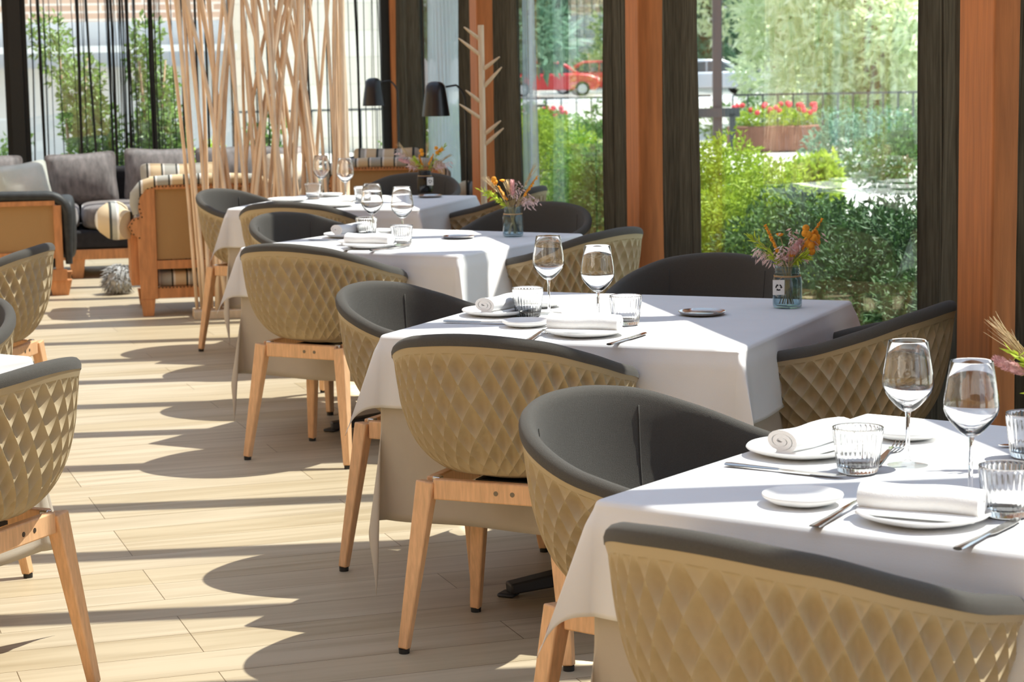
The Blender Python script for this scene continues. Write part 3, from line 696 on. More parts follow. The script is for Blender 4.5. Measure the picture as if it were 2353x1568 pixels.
knife((1.74, 3.565), (1.63, 3.637), 'steel knife whose tip shows behind the tumbler at the right edge')
put(G0, 1.405, 3.515, 'left wine glass on the nearest table'); put(G0, 1.409, 3.252, 'right wine glass on the nearest table')
put(T0, 1.300, 3.480, 'tumbler in front of the rolled napkin end, nearest table'); put(T0, 1.397, 3.085, 'tumbler beside the steel knife at the right edge, nearest table'); put(T0, 1.640, 3.525, 'tumbler under the pink plume at the right edge')
coaster(1.565, 3.355, 'metal dish peeking out behind the right tumbler, nearest table')
plate(0.103, 1.280, 5.430, 'dinner plate with napkin at the front of the second table'); napkin(1.280, 5.432, -30, 'rolled napkin lying across the front plate of the second table')
plate(0.066, 1.170, 5.660, 'small shaded plate at the front left of the second table', True)
plate(0.103, 1.150, 5.950, 'dinner plate with napkin at the left side of the second table'); napkin(1.165, 5.950, 45, 'rolled napkin end-on, on the left plate of the second table')
plate(0.066, 1.300, 6.090, 'small plate behind the left wine glass of the second table', True)
fork((1.109, 5.350), (1.222, 5.560), 'steel fork left of the front plate, second table'); knife((1.286, 5.200), (1.438, 5.400), 'steel knife right of the front plate, second table'); knife((0.972, 5.815), (1.175, 5.705), 'steel knife at the left edge of the second table')
put(G0, 1.290, 5.914, 'left wine glass on the second table'); put(G0, 1.345, 5.555, 'right wine glass on the second table')
put(T0, 1.222, 5.880, 'tumbler by the rolled napkin end, left of the wine glasses, second table'); put(T0, 1.432, 5.598, 'tumbler right of the wine glasses on the second table')
coaster(1.690, 5.752, 'metal dish alone in the middle of the second table')
plate(0.103, 1.095, 8.240, 'dinner plate with napkin at the front of the third table'); napkin(1.095, 8.242, -36, 'rolled napkin lying across the front plate of the third table')
plate(0.066, 1.055, 8.395, 'small plate at the front left of the third table', True)
plate(0.103, 1.080, 8.775, 'dinner plate with napkin at the left side of the third table'); napkin(1.095, 8.775, 40, 'rolled napkin end-on, on the left plate of the third table')
plate(0.066, 1.275, 8.860, 'small plate behind the wine glasses of the third table', True)
fork((0.985, 8.14), (1.095, 8.33), 'steel fork left of the front plate, third table'); knife((1.075, 8.060), (1.24, 8.235), 'steel knife right of the front plate, third table'); knife((0.905, 8.66), (1.07, 8.52), 'steel knife at the left edge of the third table')
fork((1.205, 8.66), (1.275, 8.84), 'steel fork behind the tumblers of the third table')
put(G0, 1.165, 8.665, 'left wine glass on the third table'); put(G0, 1.248, 8.400, 'right wine glass on the third table')
put(T0, 1.150, 8.740, 'left tumbler on the third table'); put(T0, 1.225, 8.275, 'right tumbler on the third table')
coaster(1.492, 8.530, 'metal dish alone in the middle of the third table')
plate(0.103, 1.240, 10.62, 'dinner plate at the front of the farthest table'); plate(0.066, 1.315, 11.42, 'small plate behind the left wine glass of the farthest table', True); plate(0.103, 1.06, 11.13, 'dinner plate at the left side of the farthest table')
fork((1.33, 10.78), (1.40, 10.96), 'steel fork on the farthest table')
put(G0, 1.261, 11.344, 'left wine glass on the farthest table'); put(G0, 1.341, 10.969, 'right wine glass on the farthest table')
put(T0, 1.205, 11.25, 'left tumbler on the farthest table'); put(T0, 1.415, 10.87, 'right tumbler on the farthest table, behind a nearer wine glass')
coaster(1.800, 11.12, 'metal dish in front of the jar on the farthest table')

# jars with dried flowers ---------------------------------------------
RV = Vector((_R.x, _R.y, 0)).normalized(); FV = Vector((_F.x, _F.y, 0)).normalized()
def jar(x, y, label, m='jar', tagged=True, side=-1):
    t = thing('glass_jar', label, 'jar', (x, y, ZT), 0, 'preserving jars used as vases')
    out = [(0, 0), (0.036, 0), (0.0405, 0.004), (0.0415, 0.012), (0.0415, 0.078), (0.039, 0.087), (0.0345, 0.092), (0.0345, 0.096), (0.0365, 0.098), (0.0345, 0.100), (0.0345, 0.104), (0.0362, 0.106), (0.0345, 0.108), (0.0345, 0.117), (0.0355, 0.119)]
    inn = [(0.0325, 0.118), (0.0320, 0.092), (0.0365, 0.085), (0.0390, 0.077), (0.0390, 0.012), (0.034, 0.007), (0, 0.007)]
    MB().lathe(out, 40).build('outer_glass', M[m], t, smooth=50)
    MB().lathe(inn, 40).build('inner_glass', M[m], t, smooth=50)
    MB().lathe([(0.0352, 0.118), (0.0352, 0.1195), (0.0328, 0.1195), (0.0328, 0.118)], 40).build('rim', M['crystal'], t, smooth=40)
    for dz in (0.0895, 0.0920):
        MB().tube([(0.0378*math.cos(2*PI*k/28), 0.0378*math.sin(2*PI*k/28), dz) for k in range(28)], 0.0012, 6, closed=True).build('twine', M['twine'], t, smooth=180)
    if tagged:
        c = RV*(0.030*side)-FV*0.0415; c.z = 0.062
        nrm = -FV; card = MB().prism([(-0.0165, -0.021), (0.0165, -0.021), (0.0165, 0.021), (-0.0165, 0.021)], c, RV, (0, 0, 1), nrm*0.0015).build('paper_tag', M['card'], t)
        for k in range(3):                                # three bent arrows chasing each other
            a0 = PI/2+k*2*PI/3; pts = []; r0, r1 = 0.0055, 0.0095
            arc = [a0-0.35-1.15*i/5 for i in range(6)]
            poly = [(r1*math.cos(a), r1*math.sin(a)) for a in arc]
            e = arc[-1]; poly += [(0.0118*math.cos(e), 0.0118*math.sin(e)), (0.0075*math.cos(e-0.55), 0.0075*math.sin(e-0.55)), (0.0035*math.cos(e), 0.0035*math.sin(e))]
            poly += [(r0*math.cos(a), r0*math.sin(a)) for a in reversed(arc)]
            MB().prism(poly, c+nrm*0.0016, RV, (0, 0, 1), nrm*0.0003).build('printed_arrow', M['ink'], card)
        MB().tube([c+Vector((0, 0, 0.020)), RV*(0.018*side)-FV*0.0385+Vector((0, 0, 0.091))], 0.0008, 5).build('string', M['twine'], t)
    return t
def leafq(mb, p, d, L, w, R, up=None):                    # pointed leaf
    d = Vector(d).normalized(); u = Vector((R.gauss(0, 1), R.gauss(0, 1), R.gauss(0, 1))); s = d.cross(u)
    if s.length < 1e-3: s = Vector((1, 0, 0))
    s.normalize(); p = Vector(p); nn = d.cross(s)*w*0.25
    mb.add([p, p+d*L*0.45+s*w/2+nn, p+d*L, p+d*L*0.45-s*w/2+nn], [(0, 1, 2, 3)])
def flowers(x, y, spec, label, seed, zj=0.118):
    R = random.Random(seed); t = thing('dried_flower_bunch', label, 'dried flowers', (x, y, ZT), 0, 'dried flower bunches')
    for kind, dx, dz in spec:
        tip = RV*dx+FV*R.uniform(-0.03, 0.03)+Vector((0, 0, zj+dz)); mouth = RV*(dx*0.16)+FV*R.uniform(-0.015, 0.015)+Vector((0, 0, zj))
        root = RV*(-dx*0.14+R.uniform(-0.01, 0.01))+FV*R.uniform(-0.015, 0.015)+Vector((0, 0, 0.010))
        mid = mouth+(tip-mouth)*0.5+Vector((0, 0, 0.012)); d = (tip-mid).normalized()
        st = MB().tube([root, mouth, mid, tip-(tip-mid)*0.15], [0.0013, 0.0012, 0.001, 0.0008], 6)
        mb = MB()
        if kind == 'wheat':
            m = 'wheat'; ax = (tip-mouth); base = mouth+ax*0.45
            for i in range(26):
                p = base+ax*0.30*(i/26); q = (d+Vector((R.gauss(0, .22), R.gauss(0, .22), R.gauss(0, .22)))).normalized(); leafq(mb, p, q, 0.014, 0.005, R)
            for i in range(22):
                p = base+ax*0.30*R.random(); q = (d+Vector((R.gauss(0, .12), R.gauss(0, .12), R.gauss(0, .12)))).normalized(); mb.tube([p, p+q*(tip-p).length*R.uniform(.8, 1.1)], [0.0006, 0.0002], 4)
        elif kind in ('tail', 'plume'):
            m = 'pink'; L = 0.062 if kind == 'tail' else 0.075; r = 0.011 if kind == 'tail' else 0.017; c = tip-d*L/2
            for i in range(420 if kind == 'tail' else 520):
                s_ = R.uniform(-1, 1); a = R.uniform(0, 2*PI); rr = r*math.sqrt(max(0, 1-s_*s_))*R.uniform(.55, .85)
                e1 = d.orthogonal().normalized(); e2 = d.cross(e1); o_ = (e1*math.cos(a)+e2*math.sin(a)); p = c+d*s_*L/2+o_*rr*0.7; leafq(mb, p, o_*0.8+d*0.9, 0.010, 0.0016, R)
            mb.tube([c-d*L*0.5, c-d*L*.25, c, c+d*L*.25, c+d*L*.5], [0.003, r*.7, r*.8, r*.65, 0.002], 10)
        elif kind == 'oats':
            m = 'pale_pink'
            for i in range(46):
                f = R.random(); p = mouth+(tip-mouth)*(0.35+0.65*f)+Vector((R.gauss(0, .009), R.gauss(0, .009), R.gauss(0, .008))); leafq(mb, p, d*0.5+Vector((R.gauss(0, .5), R.gauss(0, .5), -0.75)), R.uniform(.016, .026), 0.006, R)
        elif kind == 'spike':
            m = 'orange'; ax = tip-mouth
            for i in range(60):
                f = i/60; p = mouth+ax*(0.35+0.65*f)+Vector((R.gauss(0, .0022), R.gauss(0, .0022), 0)); mb.blob(p, (0.0042-0.002*f,)*3, 6, 4)
        elif kind == 'disc':
            m = 'orange'; mb.blob(tip, (0.010, 0.010, 0.005), 12, 6, fn=lambda v: v)
            for i in range(18): a = 2*PI*i/18; leafq(mb, tip, (math.cos(a), math.sin(a), 0.2), 0.013, 0.005, R)
        elif kind == 'petal':
            m = 'orange'
            for i in range(4):
                p = tip+Vector((R.gauss(0, .008), R.gauss(0, .008), R.gauss(0, .010))); mb.blob(p, (0.011, 0.008, 0.011), 9, 6)
        elif kind == 'lime':
            m = 'lime'
            for i in range(54):
                f = R.random(); p = mouth+(mid-mouth)*min(1, 2*f)+(tip-mid)*max(0, 2*f-1); q = d+Vector((R.gauss(0, .5), R.gauss(0, .5), R.gauss(0, .5))); leafq(mb, p, q, R.uniform(.018, .034), 0.006, R)
        hd = mb.build({'wheat': 'wheat_ear', 'tail': 'bunny_tail', 'plume': 'pink_plume', 'oats': 'oat_spray', 'spike': 'orange_spike', 'disc': 'orange_button', 'petal': 'orange_petals', 'lime': 'green_spray'}[kind], M[m], t, smooth=180)
        st.build('stalk', M['stemm'], hd, smooth=180)
jar(1.965, 5.830, 'blue glass jar with a white recycling tag on the second table')
flowers(1.965, 5.830, [('lime', -.105, .085), ('spike', -.06, .118), ('disc', -.018, .088), ('disc', .012, .030), ('oats', .012, .105), ('oats', -.085, .045), ('plume', .04, .072), ('petal', .072, .055), ('petal', .055, .085), ('petal', .075, .075), ('spike', .10, .135), ('oats', .09, .085), ('lime', .055, .03), ('oats', -.02, .05)],
        'dried bunch with two orange spikes and pink plume, in jar on the second table', 3)
jar(1.718, 8.535, 'clear blue jar without tag on the third table', tagged=False)
flowers(1.718, 8.535, [('wheat', -.108, .13), ('petal', -.075, .10), ('disc', -.04, .106), ('lime', -.128, .07), ('spike', -.058, .085), ('tail', 0, .105), ('wheat', .092, .175), ('spike', .103, .122), ('oats', .10, .03), ('oats', .022, .10), ('wheat', -.02, .11), ('lime', -.10, .045), ('oats', .07, .04)],
        'dried bunch with tall wheat to the right and upright pink tail, third table', 4)
jar(1.835, 11.50, 'dark smoky jar with white tag on the farthest table', m='dark_jar', side=1)
flowers(1.835, 11.50, [('wheat', -.14, .155), ('wheat', .02, .16), ('spike', .05, .09), ('petal', .085, .11), ('lime', .112, .13), ('tail', -.135, .062), ('oats', -.15, .115), ('petal', -.015, .09), ('spike', -.03, .085), ('oats', .138, .045), ('wheat', .147, .09), ('oats', .10, .04), ('lime', -.05, .06), ('oats', -.08, .03)],
        'wide dried bunch with wheat fanning left, on the farthest table', 5)
jar(1.668, 3.440, 'jar cut off by the right edge of the photo, on the nearest table', tagged=False)
flowers(1.668, 3.440, [('wheat', -.128, .145), ('wheat', -.11, .125), ('lime', -.10, .085), ('tail', -.125, .068), ('lime', -.06, .012), ('plume', -.045, .035), ('petal', .03, .09), ('oats', .06, .10), ('lime', -.075, .06)],
        'dried bunch leaning left into the photo at the right edge, nearest table', 6)

# ------------------------------------------------------------------ lamps and coat rack
def lamp(x, y, label):
    t = thing('floor_lamp', label, 'floor lamp', (x, y, 0), 0, 'black floor lamps')
    MB().lathe([(0, 0), (0.13, 0), (0.132, 0.008), (0.125, 0.014), (0.012, 0.018), (0, 0.018)], 40).build('base', M['lamp'], t, smooth=50)
    arm = [(0, 0, 0.016), (0, 0, 0.9), (0, 0, 1.20)]
    for k in range(1, 9): a = PI/2*k/8; arm.append((-0.055*(1-math.cos(a)), 0, 1.20+0.06+0.0*a+0.045*math.sin(a)-0.06*(1-k/8)))
    arm.append((-0.12, -0.005, 1.296)); MB().tube(arm, 0.0065, 10).build('pole', M['lamp'], t, smooth=180)
    prof = [(0.0, 0.208), (0.025, 0.207), (0.045, 0.198), (0.058, 0.180), (0.066, 0.13), (0.078, 0.05), (0.084, 0.0), (0.0825, 0.0), (0.0765, 0.05), (0.0645, 0.13), (0.056, 0.177), (0.044, 0.194), (0, 0.204)]
    MB().lathe(prof, 40).build('lamp_shade', M['lamp'], t, smooth=50, loc=(-0.185, -0.02, 1.122))
    MB().lathe([(0, 0), (0.013, 0), (0.013, 0.05), (0, 0.05)], 14).build('lamp_holder', M['lamp'], t, smooth=40, loc=(-0.185, -0.02, 1.28))
lamp(2.330, 12.98, 'black domed floor lamp left of the coat rack'); lamp(2.385, 16.15, 'black domed floor lamp before the dark corner post')
t = thing('coat_rack', 'pale wooden coat rack shaped like a branching trunk', 'coat rack', (2.335, 12.45, 0))
MB().lathe([(0, 0.02), (0.0205, 0.02), (0.0185, 0.4), (0.0178, 1.652), (0.016, 1.656), (0, 1.656)], 24).build('trunk', M['pale_wood'], t, smooth=40)
MB().lathe([(0, 0), (0.17, 0), (0.172, 0.015), (0.16, 0.024), (0.02, 0.026), (0, 0.026)], 40).build('base', M['pale_wood'], t, smooth=50)
for x0, y0, x1, y1 in [(1240, 425, 1090, 295), (1266, 605, 1030, 415), (1245, 1110, 1095, 975), (1266, 1295, 1025, 1125), (1285, 760, 1472, 622), (1305, 945, 1492, 733), (1300, 1460, 1472, 1312), (1312, 1570, 1500, 1393)]:
    k = 0.000534; fr = -1 if (x1 < x0) == (y0-y1 > 160 or False) else 1
    a = RV*((x0-1272)*k*0.6)+Vector((0, 0, 1.656-(y0-275)*k)); b = RV*((x1-1272)*k)+FV*(-0.04)+Vector((0, 0, 1.656-(y1-275)*k))
    MB().tube([a, a+(b-a)*.25, a+(b-a)*.55, a+(b-a)*.85, b], [0.0105, 0.0115, 0.010, 0.0065, 0.0035], 12).build('peg', M['pale_wood'], t, smooth=60)

# ------------------------------------------------------------------ branch screen
t = thing('branch_screen', 'room divider of upright peeled branches on a pale wooden base', 'room divider', (0, 0, 0))
MB().box((1.115, 12.56, 0.024), (0.97, 0.20, 0.048)).build('base', M['pale_wood'], t, bevel=0.004)
R = random.Random(21); n = 54
for i in range(n):
    x = 0.665+0.89*i/(n-1)+R.uniform(-0.012, 0.012); y = 12.56+R.uniform(-0.075, 0.075)
    dx = (-1 if i % 2 else 1)*abs(R.gauss(0.15, 0.10)); e = (x-1.11)/0.45
    if i < 5: dx = -0.135+0.016*i; x = 0.662+0.016*i
    elif i > n-5: dx = 0.0
    elif x+dx < 0.56: dx = abs(dx)
    elif x+dx > 1.58: dx = -abs(dx)
    b = R.gauss(0, 0.022); r = R.uniform(0.0095, 0.0140) if i < n-1 else 0.020; ph = R.uniform(0, 6)
    pts = []
    for k in range(10):
        z = 0.045+2.75*k/9; f = (z/2.2); pts.append((x+dx*f*f*0.75+dx*f*0.30+b*math.sin(PI*f)+0.006*math.sin(3.1*z+ph), y+0.012*math.sin(2.3*z+ph), z))
    MB().tube(pts, [r*(1.05-0.22*k/9+0.05*math.sin(4*k+ph)) for k in range(10)], 9).build('branch', M['stick'], t, smooth=180)

# ------------------------------------------------------------------ lounge corner
def armchair(x, y, rz, label):
    t = thing('striped_armchair', label, 'armchair', (x, y, 0), rz, 'striped wool armchairs with wooden backs')
    L = [(0.285, 0.10), (0.385, 0.10), (0.390, 0.347), (0.392, 0.465), (0.425, 0.487), (0.447, 0.530), (0.420, 0.570), (0.372, 0.586), (0.384, 0.632), (0.388, 0.694), (0.355, 0.745), (0.285, 0.762)]
    for s in (-1, 1):
        MB().prism([(s*a, b) for a, b in L], (0, 0, 0), (1, 0, 0), (0, 0, 1), (0, 0.06, 0)).build('side_board', M['pine'], t, bevel=0.004)
        for yy in (0.035, 0.66):
            MB().bar((s*0.345, yy, 0.10), (s*0.345, yy, 0.0), 0.085, 0.07, 0.062, 0.055).build('leg', M['pine'], t, bevel=0.003)
        MB().tube([(s*0.44, 0.03, 0.535), (s*0.51, 0.10, 0.545), (s*0.53, 0.3, 0.55), (s*0.51, 0.62, 0.545), (s*0.50, 0.66, 0.545)], [0.080, 0.100, 0.102, 0.098, 0.07], 24).build('arm', M['stripeR'], t, smooth=60)
        MB().box((s*0.41, 0.36, 0.33), (0.05, 0.62, 0.30)).build('arm_panel', M['pine'], t)
        nn = MB()
        for i in range(len(L)-8):
            pass
        for i in range(3, 11):
            p, q = Vector((s*L[i][0]*0.975, -0.003, L[i][1]-0.004)), Vector((s*L[i+1][0]*0.975, -0.003, L[i+1][1]-0.004)); m_ = max(1, int((q-p).length/0.022))
            for j in range(m_): nn.blob(p+(q-p)*j/m_, (0.005, 0.003, 0.005), 6, 4)
        nn.build('nail_trim', M['nail'], t)
        MB().tube([(s*0.395, 0.02, 0.598), (s*0.402, 0.02, 0.66), (s*0.395, 0.02, 0.71), (s*0.35, 0.02, 0.765), (s*0.29, 0.02, 0.782)], [0.020, 0.030, 0.034, 0.034, 0.034], 14).build('edge_roll', M['stripeX'], t, smooth=60)
    MB().box((0, 0.035, 0.535), (0.57, 0.03, 0.41)).build('back_panel', M['burlap'], t)
    for c_, d_ in (((0, 0.03, 0.752), (0.58, 0.055, 0.022)), ((0, 0.03, 0.30), (0.575, 0.05, 0.05)), ((0, 0.03, 0.135), (0.575, 0.05, 0.065))): MB().box(c_, d_).build('cross_rail', M['pine'], t)
    MB().tube([(-0.31, 0.03, 0.782), (-0.15, 0.03, 0.790), (0, 0.03, 0.793), (0.15, 0.03, 0.790), (0.31, 0.03, 0.782)], 0.034, 16).build('top_roll', M['stripeX'], t, smooth=60)
    nn = MB()
    for i in range(28): nn.blob((-0.28+0.56*i/27, 0.0, 0.757), (0.005, 0.003, 0.005), 6, 4)
    for i in range(28): nn.blob((-0.28+0.56*i/27, 0.003, 0.166), (0.005, 0.003, 0.005), 6, 4)
    nn.build('nail_trim', M['nail'], t)
    MB().blob((0, 0.37, 0.21), (0.37, 0.335, 0.055), 32, 12, 5).build('seat_base', M['stripeX'], t, smooth=60)
    MB().blob((0, 0.40, 0.33), (0.35, 0.32, 0.075), 32, 12, 4).build('seat_cushion', M['stripeX'], t, smooth=60)
    MB().blob((0, 0.12, 0.56), (0.33, 0.06, 0.21), 28, 12, 4).build('back_cushion', M['stripeX'], t, smooth=60)
    return t
armchair(0.725, 12.72, 0, 'striped armchair seen from behind, left of the branch screen')
armchair(2.00, 14.15, math.radians(-14), 'striped armchair behind the far table, right of the branch screen')
# dark armchair, back to the camera
t = thing('hide_armchair', 'dark hide armchair with tan back panel at the left edge', 'armchair', (-0.455, 14.07, 0))
path = [(-0.385, 0.03, 0.20), (-0.385, 0.03, 0.52)]+[(-0.385+0.12*(1-math.cos(PI/2*k/6)), 0.03, 0.52+0.115*math.sin(PI/2*k/6)) for k in range(1, 7)]+[(0.0, 0.03, 0.640)]
path += [(0.385-0.12*(1-math.cos(PI/2*k/6)), 0.03, 0.52+0.115*math.sin(PI/2*k/6)) for k in range(6, 0, -1)]+[(0.385, 0.03, 0.52), (0.385, 0.03, 0.20)]
MB().tube(path, [0.022]+[0.036]*(len(path)-2)+[0.022], 16).build('padded_edge', M['leather'], t, smooth=60)
for s in (-1, 1):
    MB().box((s*0.325, 0.02, 0.37), (0.05, 0.05, 0.42)).build('side_board', M['pine'], t, bevel=0.003)
    for yy in (0.04, 0.62): MB().bar((s*0.325, yy, 0.10), (s*0.325, yy, 0.0), 0.15, 0.08, 0.10, 0.06).build('leg', M['pine'], t, bevel=0.003)
    MB().blob((s*0.38, 0.36, 0.42), (0.06, 0.34, 0.20), 20, 12, 4).build('arm', M['leather'], t, smooth=60)
MB().box((0, 0.035, 0.445), (0.60, 0.03, 0.33)).build('back_panel', M['burlap'], t)
for c_, d_ in (((0, 0.02, 0.595), (0.62, 0.05, 0.03)), ((0, 0.02, 0.262), (0.60, 0.05, 0.04)), ((0, 0.02, 0.133), (0.74, 0.06, 0.07))): MB().box(c_, d_).build('cross_rail', M['pine'], t)
MB().blob((0, 0.34, 0.24), (0.33, 0.31, 0.10), 24, 12, 4).build('seat_cushion', M['dark_seat'], t, smooth=60)
MB().blob((0, 0.12, 0.46), (0.33, 0.06, 0.17), 24, 12, 4).build('back_cushion', M['leather'], t, smooth=60)
# long sofa
t = thing('long_sofa', 'long dark grey velvet sofa under the back windows', 'sofa', (0, 0, 0))
MB().box((0.02, 15.60, 0.165), (3.30, 0.92, 0.07)).build('base_rail', M['pine'], t, bevel=0.004)
for xx in (-1.55, -0.02, 1.55):
    for yy in (15.19, 16.0): MB().bar((xx, yy, 0.135), (xx, yy, 0.0), 0.11, 0.09, 0.075, 0.06).build('leg', M['pine'], t, bevel=0.003)
MB().box((0.02, 15.60, 0.265), (3.28, 0.90, 0.13)).build('seat_base', M['dark_seat'], t, bevel=0.02)
MB().box((0.02, 16.02, 0.50), (3.28, 0.14, 0.46)).build('sofa_back', M['dark_seat'], t, bevel=0.04, seg=4)
for i in range(4): MB().blob((-1.215+0.82*i, 15.52, 0.415), (0.405, 0.385, 0.09), 32, 12, 6).build('seat_cushion', M['velvet'], t, smooth=60)
def pillow(name, m, x, y, z, w, h, d, label, rx=-0.25, rz=0.0, ry=0.0, grp=None, cat='cushion'):
    def f(v):
        k = abs(v.x)/(w/2); q = abs(v.z)/(h/2); th = max(0.12, (1-min(1, k)**3)*(1-min(1, q)**3))
        return Vector((v.x*(1-0.07*(1-q*q)), v.y*th, v.z*(1-0.09*(1-k*k))))
    o = MB().blob((0, 0, 0), (w/2, d/2, h/2), 40, 20, 9, f).build(name, M[m], smooth=180); o.location = (x, y, z); o.rotation_euler = (rx, ry, rz)
    return tag(o, label, cat, grp)
gp = 'big grey velvet back cushions on the sofa'
for i, (x, w, z, lb, ry) in enumerate([(-0.62, 0.50, 0.660, 'big grey velvet cushion at the left edge, behind the sage cushion', 0.06), (0.035, 0.52, 0.655, 'big grey velvet cushion between the two tall bushes, above the dark armchair', -0.04), (0.575, 0.50, 0.672, 'big dark velvet cushion behind the striped armchair', 0.03), (1.08, 0.48, 0.675, 'big grey velvet cushion seen through the left branches of the screen', -0.03), (1.47, 0.34, 0.665, 'grey velvet cushion behind the cream fur one', 0.03)]):
    pillow('sofa_cushion', 'velvet', x, 15.72+0.02*i, z, w, 0.40, 0.24, lb, ry=ry, grp=gp)
pillow('sage_cushion', 'sage', -0.37, 15.40, 0.635, 0.40, 0.34, 0.17, 'sage green cushion on the sofa at the left edge', rz=0.25, ry=-0.12)
pillow('fur_cushion', 'cream_fur', 1.50, 15.43, 0.66, 0.36, 0.33, 0.18, 'cream fur cushion behind the branch screen')
pillow('striped_cushion', 'stripeX', 0.61, 12.965, 0.71, 0.50, 0.36, 0.14, 'striped cushion sticking up behind the striped armchair back', rx=-0.12)
def fz(v): return Vector((v.x, v.y, v.z+0.02*math.sin(18*v.x)+0.015*math.sin(13*v.y)))
o = MB().blob((0, 0, 0), (0.19, 0.12, 0.085), 24, 14, 2.3, fz).build('folded_throw', M['navy'], smooth=180); o.location = (1.97, 14.62, 0.760)
tag(o, 'dark navy folded throw above the striped armchair, right of the screen', 'throw')
pillow('striped_cushion', 'stripeR', 2.03, 14.31, 0.72, 0.46, 0.34, 0.13, 'striped cushion on the armchair right of the screen', rx=-0.12, rz=math.radians(-14))
R = random.Random(9); mb = MB().blob((0, 0, 0.09), (0.09, 0.09, 0.09), 16, 10)
for i in range(420):
    v = Vector((R.gauss(0, 1), R.gauss(0, 1), R.gauss(0, 1))).normalized(); p = Vector((0, 0, 0.10))+v*0.085; q = p+v*0.03+Vector((R.gauss(0, .012), R.gauss(0, .012), -0.02))
    if p.z > 0.02: q.z = max(q.z, 0.004); mb.tube([p, q], [0.005, 0.001], 4)
o = mb.build('fur_pouf', M['grey_fur'], smooth=180); o.location = (0.235, 14.05, 0); tag(o, 'shaggy grey fur pouf peeping out left of the striped armchair', 'pouf')

# ------------------------------------------------------------------ garden and street outside
GZ = -0.28
o = MB().box((40, 30, GZ-0.1), (74.2, 160, 0.2)).build('outside_ground', M['paving']); struct(o, 'sunlit paving outside the side windows')
o = MB().box((-18, 62, GZ-0.1), (41.6, 89, 0.2)).build('outside_ground', M['paving']); struct(o, 'sunlit paving beyond the back windows')
o = MB().box((5.3, 14, GZ+0.02), (4.2, 40, 0.06)).build('planted_bed', M['soil']); struct(o, 'dark planted bed beside the side windows')
def foliage(blobs, n, size, R, droop=0.0, aspect=0.45):
    mb = MB(); tot = sum(b[3]*b[4]*b[5] for b in blobs)
    for b in blobs:
        for i in range(int(n*b[3]*b[4]*b[5]/tot)):
            v = Vector((R.gauss(0, 1), R.gauss(0, 1), R.gauss(0, 1))).normalized()*(R.uniform(0.25, 1.0)**0.45); p = Vector((b[0]+v.x*b[3], b[1]+v.y*b[4], b[2]+v.z*b[5]))
            d = v*0.7+Vector((R.gauss(0, .6), R.gauss(0, .6), R.gauss(0, .6)-droop)); leafq(mb, p, d, size*R.uniform(.6, 1.3), size*aspect*R.uniform(.7, 1.2), R)
    return mb
def plant(name, label, cat, x, y, blobs, n, size, m, trunk, seed, grp, droop=0.0, aspect=0.45, z=GZ, stems=1):
    R = random.Random(seed); t = thing(name, label, cat, (x, y, z), 0, grp)
    foliage(blobs, n, size, R, droop, aspect).build('foliage', M[m], t)
    for k in range(stems):
        a = 2*PI*k/stems; h = trunk[1]; r = trunk[0]; q = 0.0 if stems == 1 else 0.35
        MB().tube([(0.05*q*math.cos(a), 0.05*q*math.sin(a), 0), (0.3*q*math.cos(a)*h*0.3, 0.3*q*math.sin(a)*h*0.3, h*0.5), (q*math.cos(a)*h*0.25, q*math.sin(a)*h*0.25, h)], [r, r*0.8, r*0.35], 8).build('stem', M['bark'], t, smooth=180)
    return t
# bushes close to the side windows
HB = [(4.55, 14.9, 1.12, 0.50, 'leaf_lime', 'bright yellow green conifer bush left of the large window'),
      (4.35, 13.6, 0.92, 0.55, 'leaf_lime', 'yellow green bush beside the bright conifer, large window'),
      (4.30, 12.5, 0.86, 0.58, 'leaf_dark', 'green bush with sunlit top, middle of the large window'),
      (4.25, 11.5, 0.90, 0.60, 'leaf_deep', 'dark green bush above the jar of flowers, large window'),
      (4.25, 10.5, 0.92, 0.62, 'leaf_deep', 'dark green bush behind the reflected tables, large window'),
      (4.20, 9.5, 0.88, 0.62, 'leaf_deep', 'dark bush at the right side of the large window'),
      (4.10, 8.5, 0.62, 0.50, 'leaf_blue', 'low blue green plant at lower right of the large window'),
      (4.60, 20.6, 1.12, 0.52, 'leaf_lime', 'yellow green bush left in the middle window'),
      (4.75, 19.2, 0.95, 0.60, 'leaf_green', 'green bush in the middle window'),
      (4.70, 17.8, 0.85, 0.60, 'leaf_dark', 'dark bush behind the wooden post, middle window'),
      (4.60, 16.4, 0.80, 0.55, 'leaf_green', 'green bush at the right edge of the middle window'),
      (4.5, 24.5, 1.25, 0.62, 'leaf_green', 'green bush beneath the domed lamp, farthest side window'),
      (4.3, 26.5, 1.20, 0.62, 'leaf_green', 'green bush behind the sheer curtain, farthest side window')]
for i, (x, y, h, r, m, lb) in enumerate(HB):
    bl = [(0, 0, h*0.5, r, r, h*0.52)]
    R = random.Random(100+i)
    for k in range(7): bl.append((R.uniform(-.6, .6)*r, R.uniform(-.6, .6)*r, h*R.uniform(.6, .95), r*.35, r*.35, r*.38))
    plant('garden_bush', lb, 'bush', x, y, bl, 6500, 0.055, m, (0.03, h*0.6), 100+i, 'bushes along the side windows', aspect=0.4)
plant('garden_plant', 'pale rosette plant at the bottom right of the large window', 'plant', 3.35, 8.05, [(0, 0, 0.22, 0.20, 0.20, 0.22), (0.05, 0, 0.40, 0.10, 0.10, 0.12)], 700, 0.07, 'leaf_blue', (0.01, 0.3), 300, None, aspect=0.3)
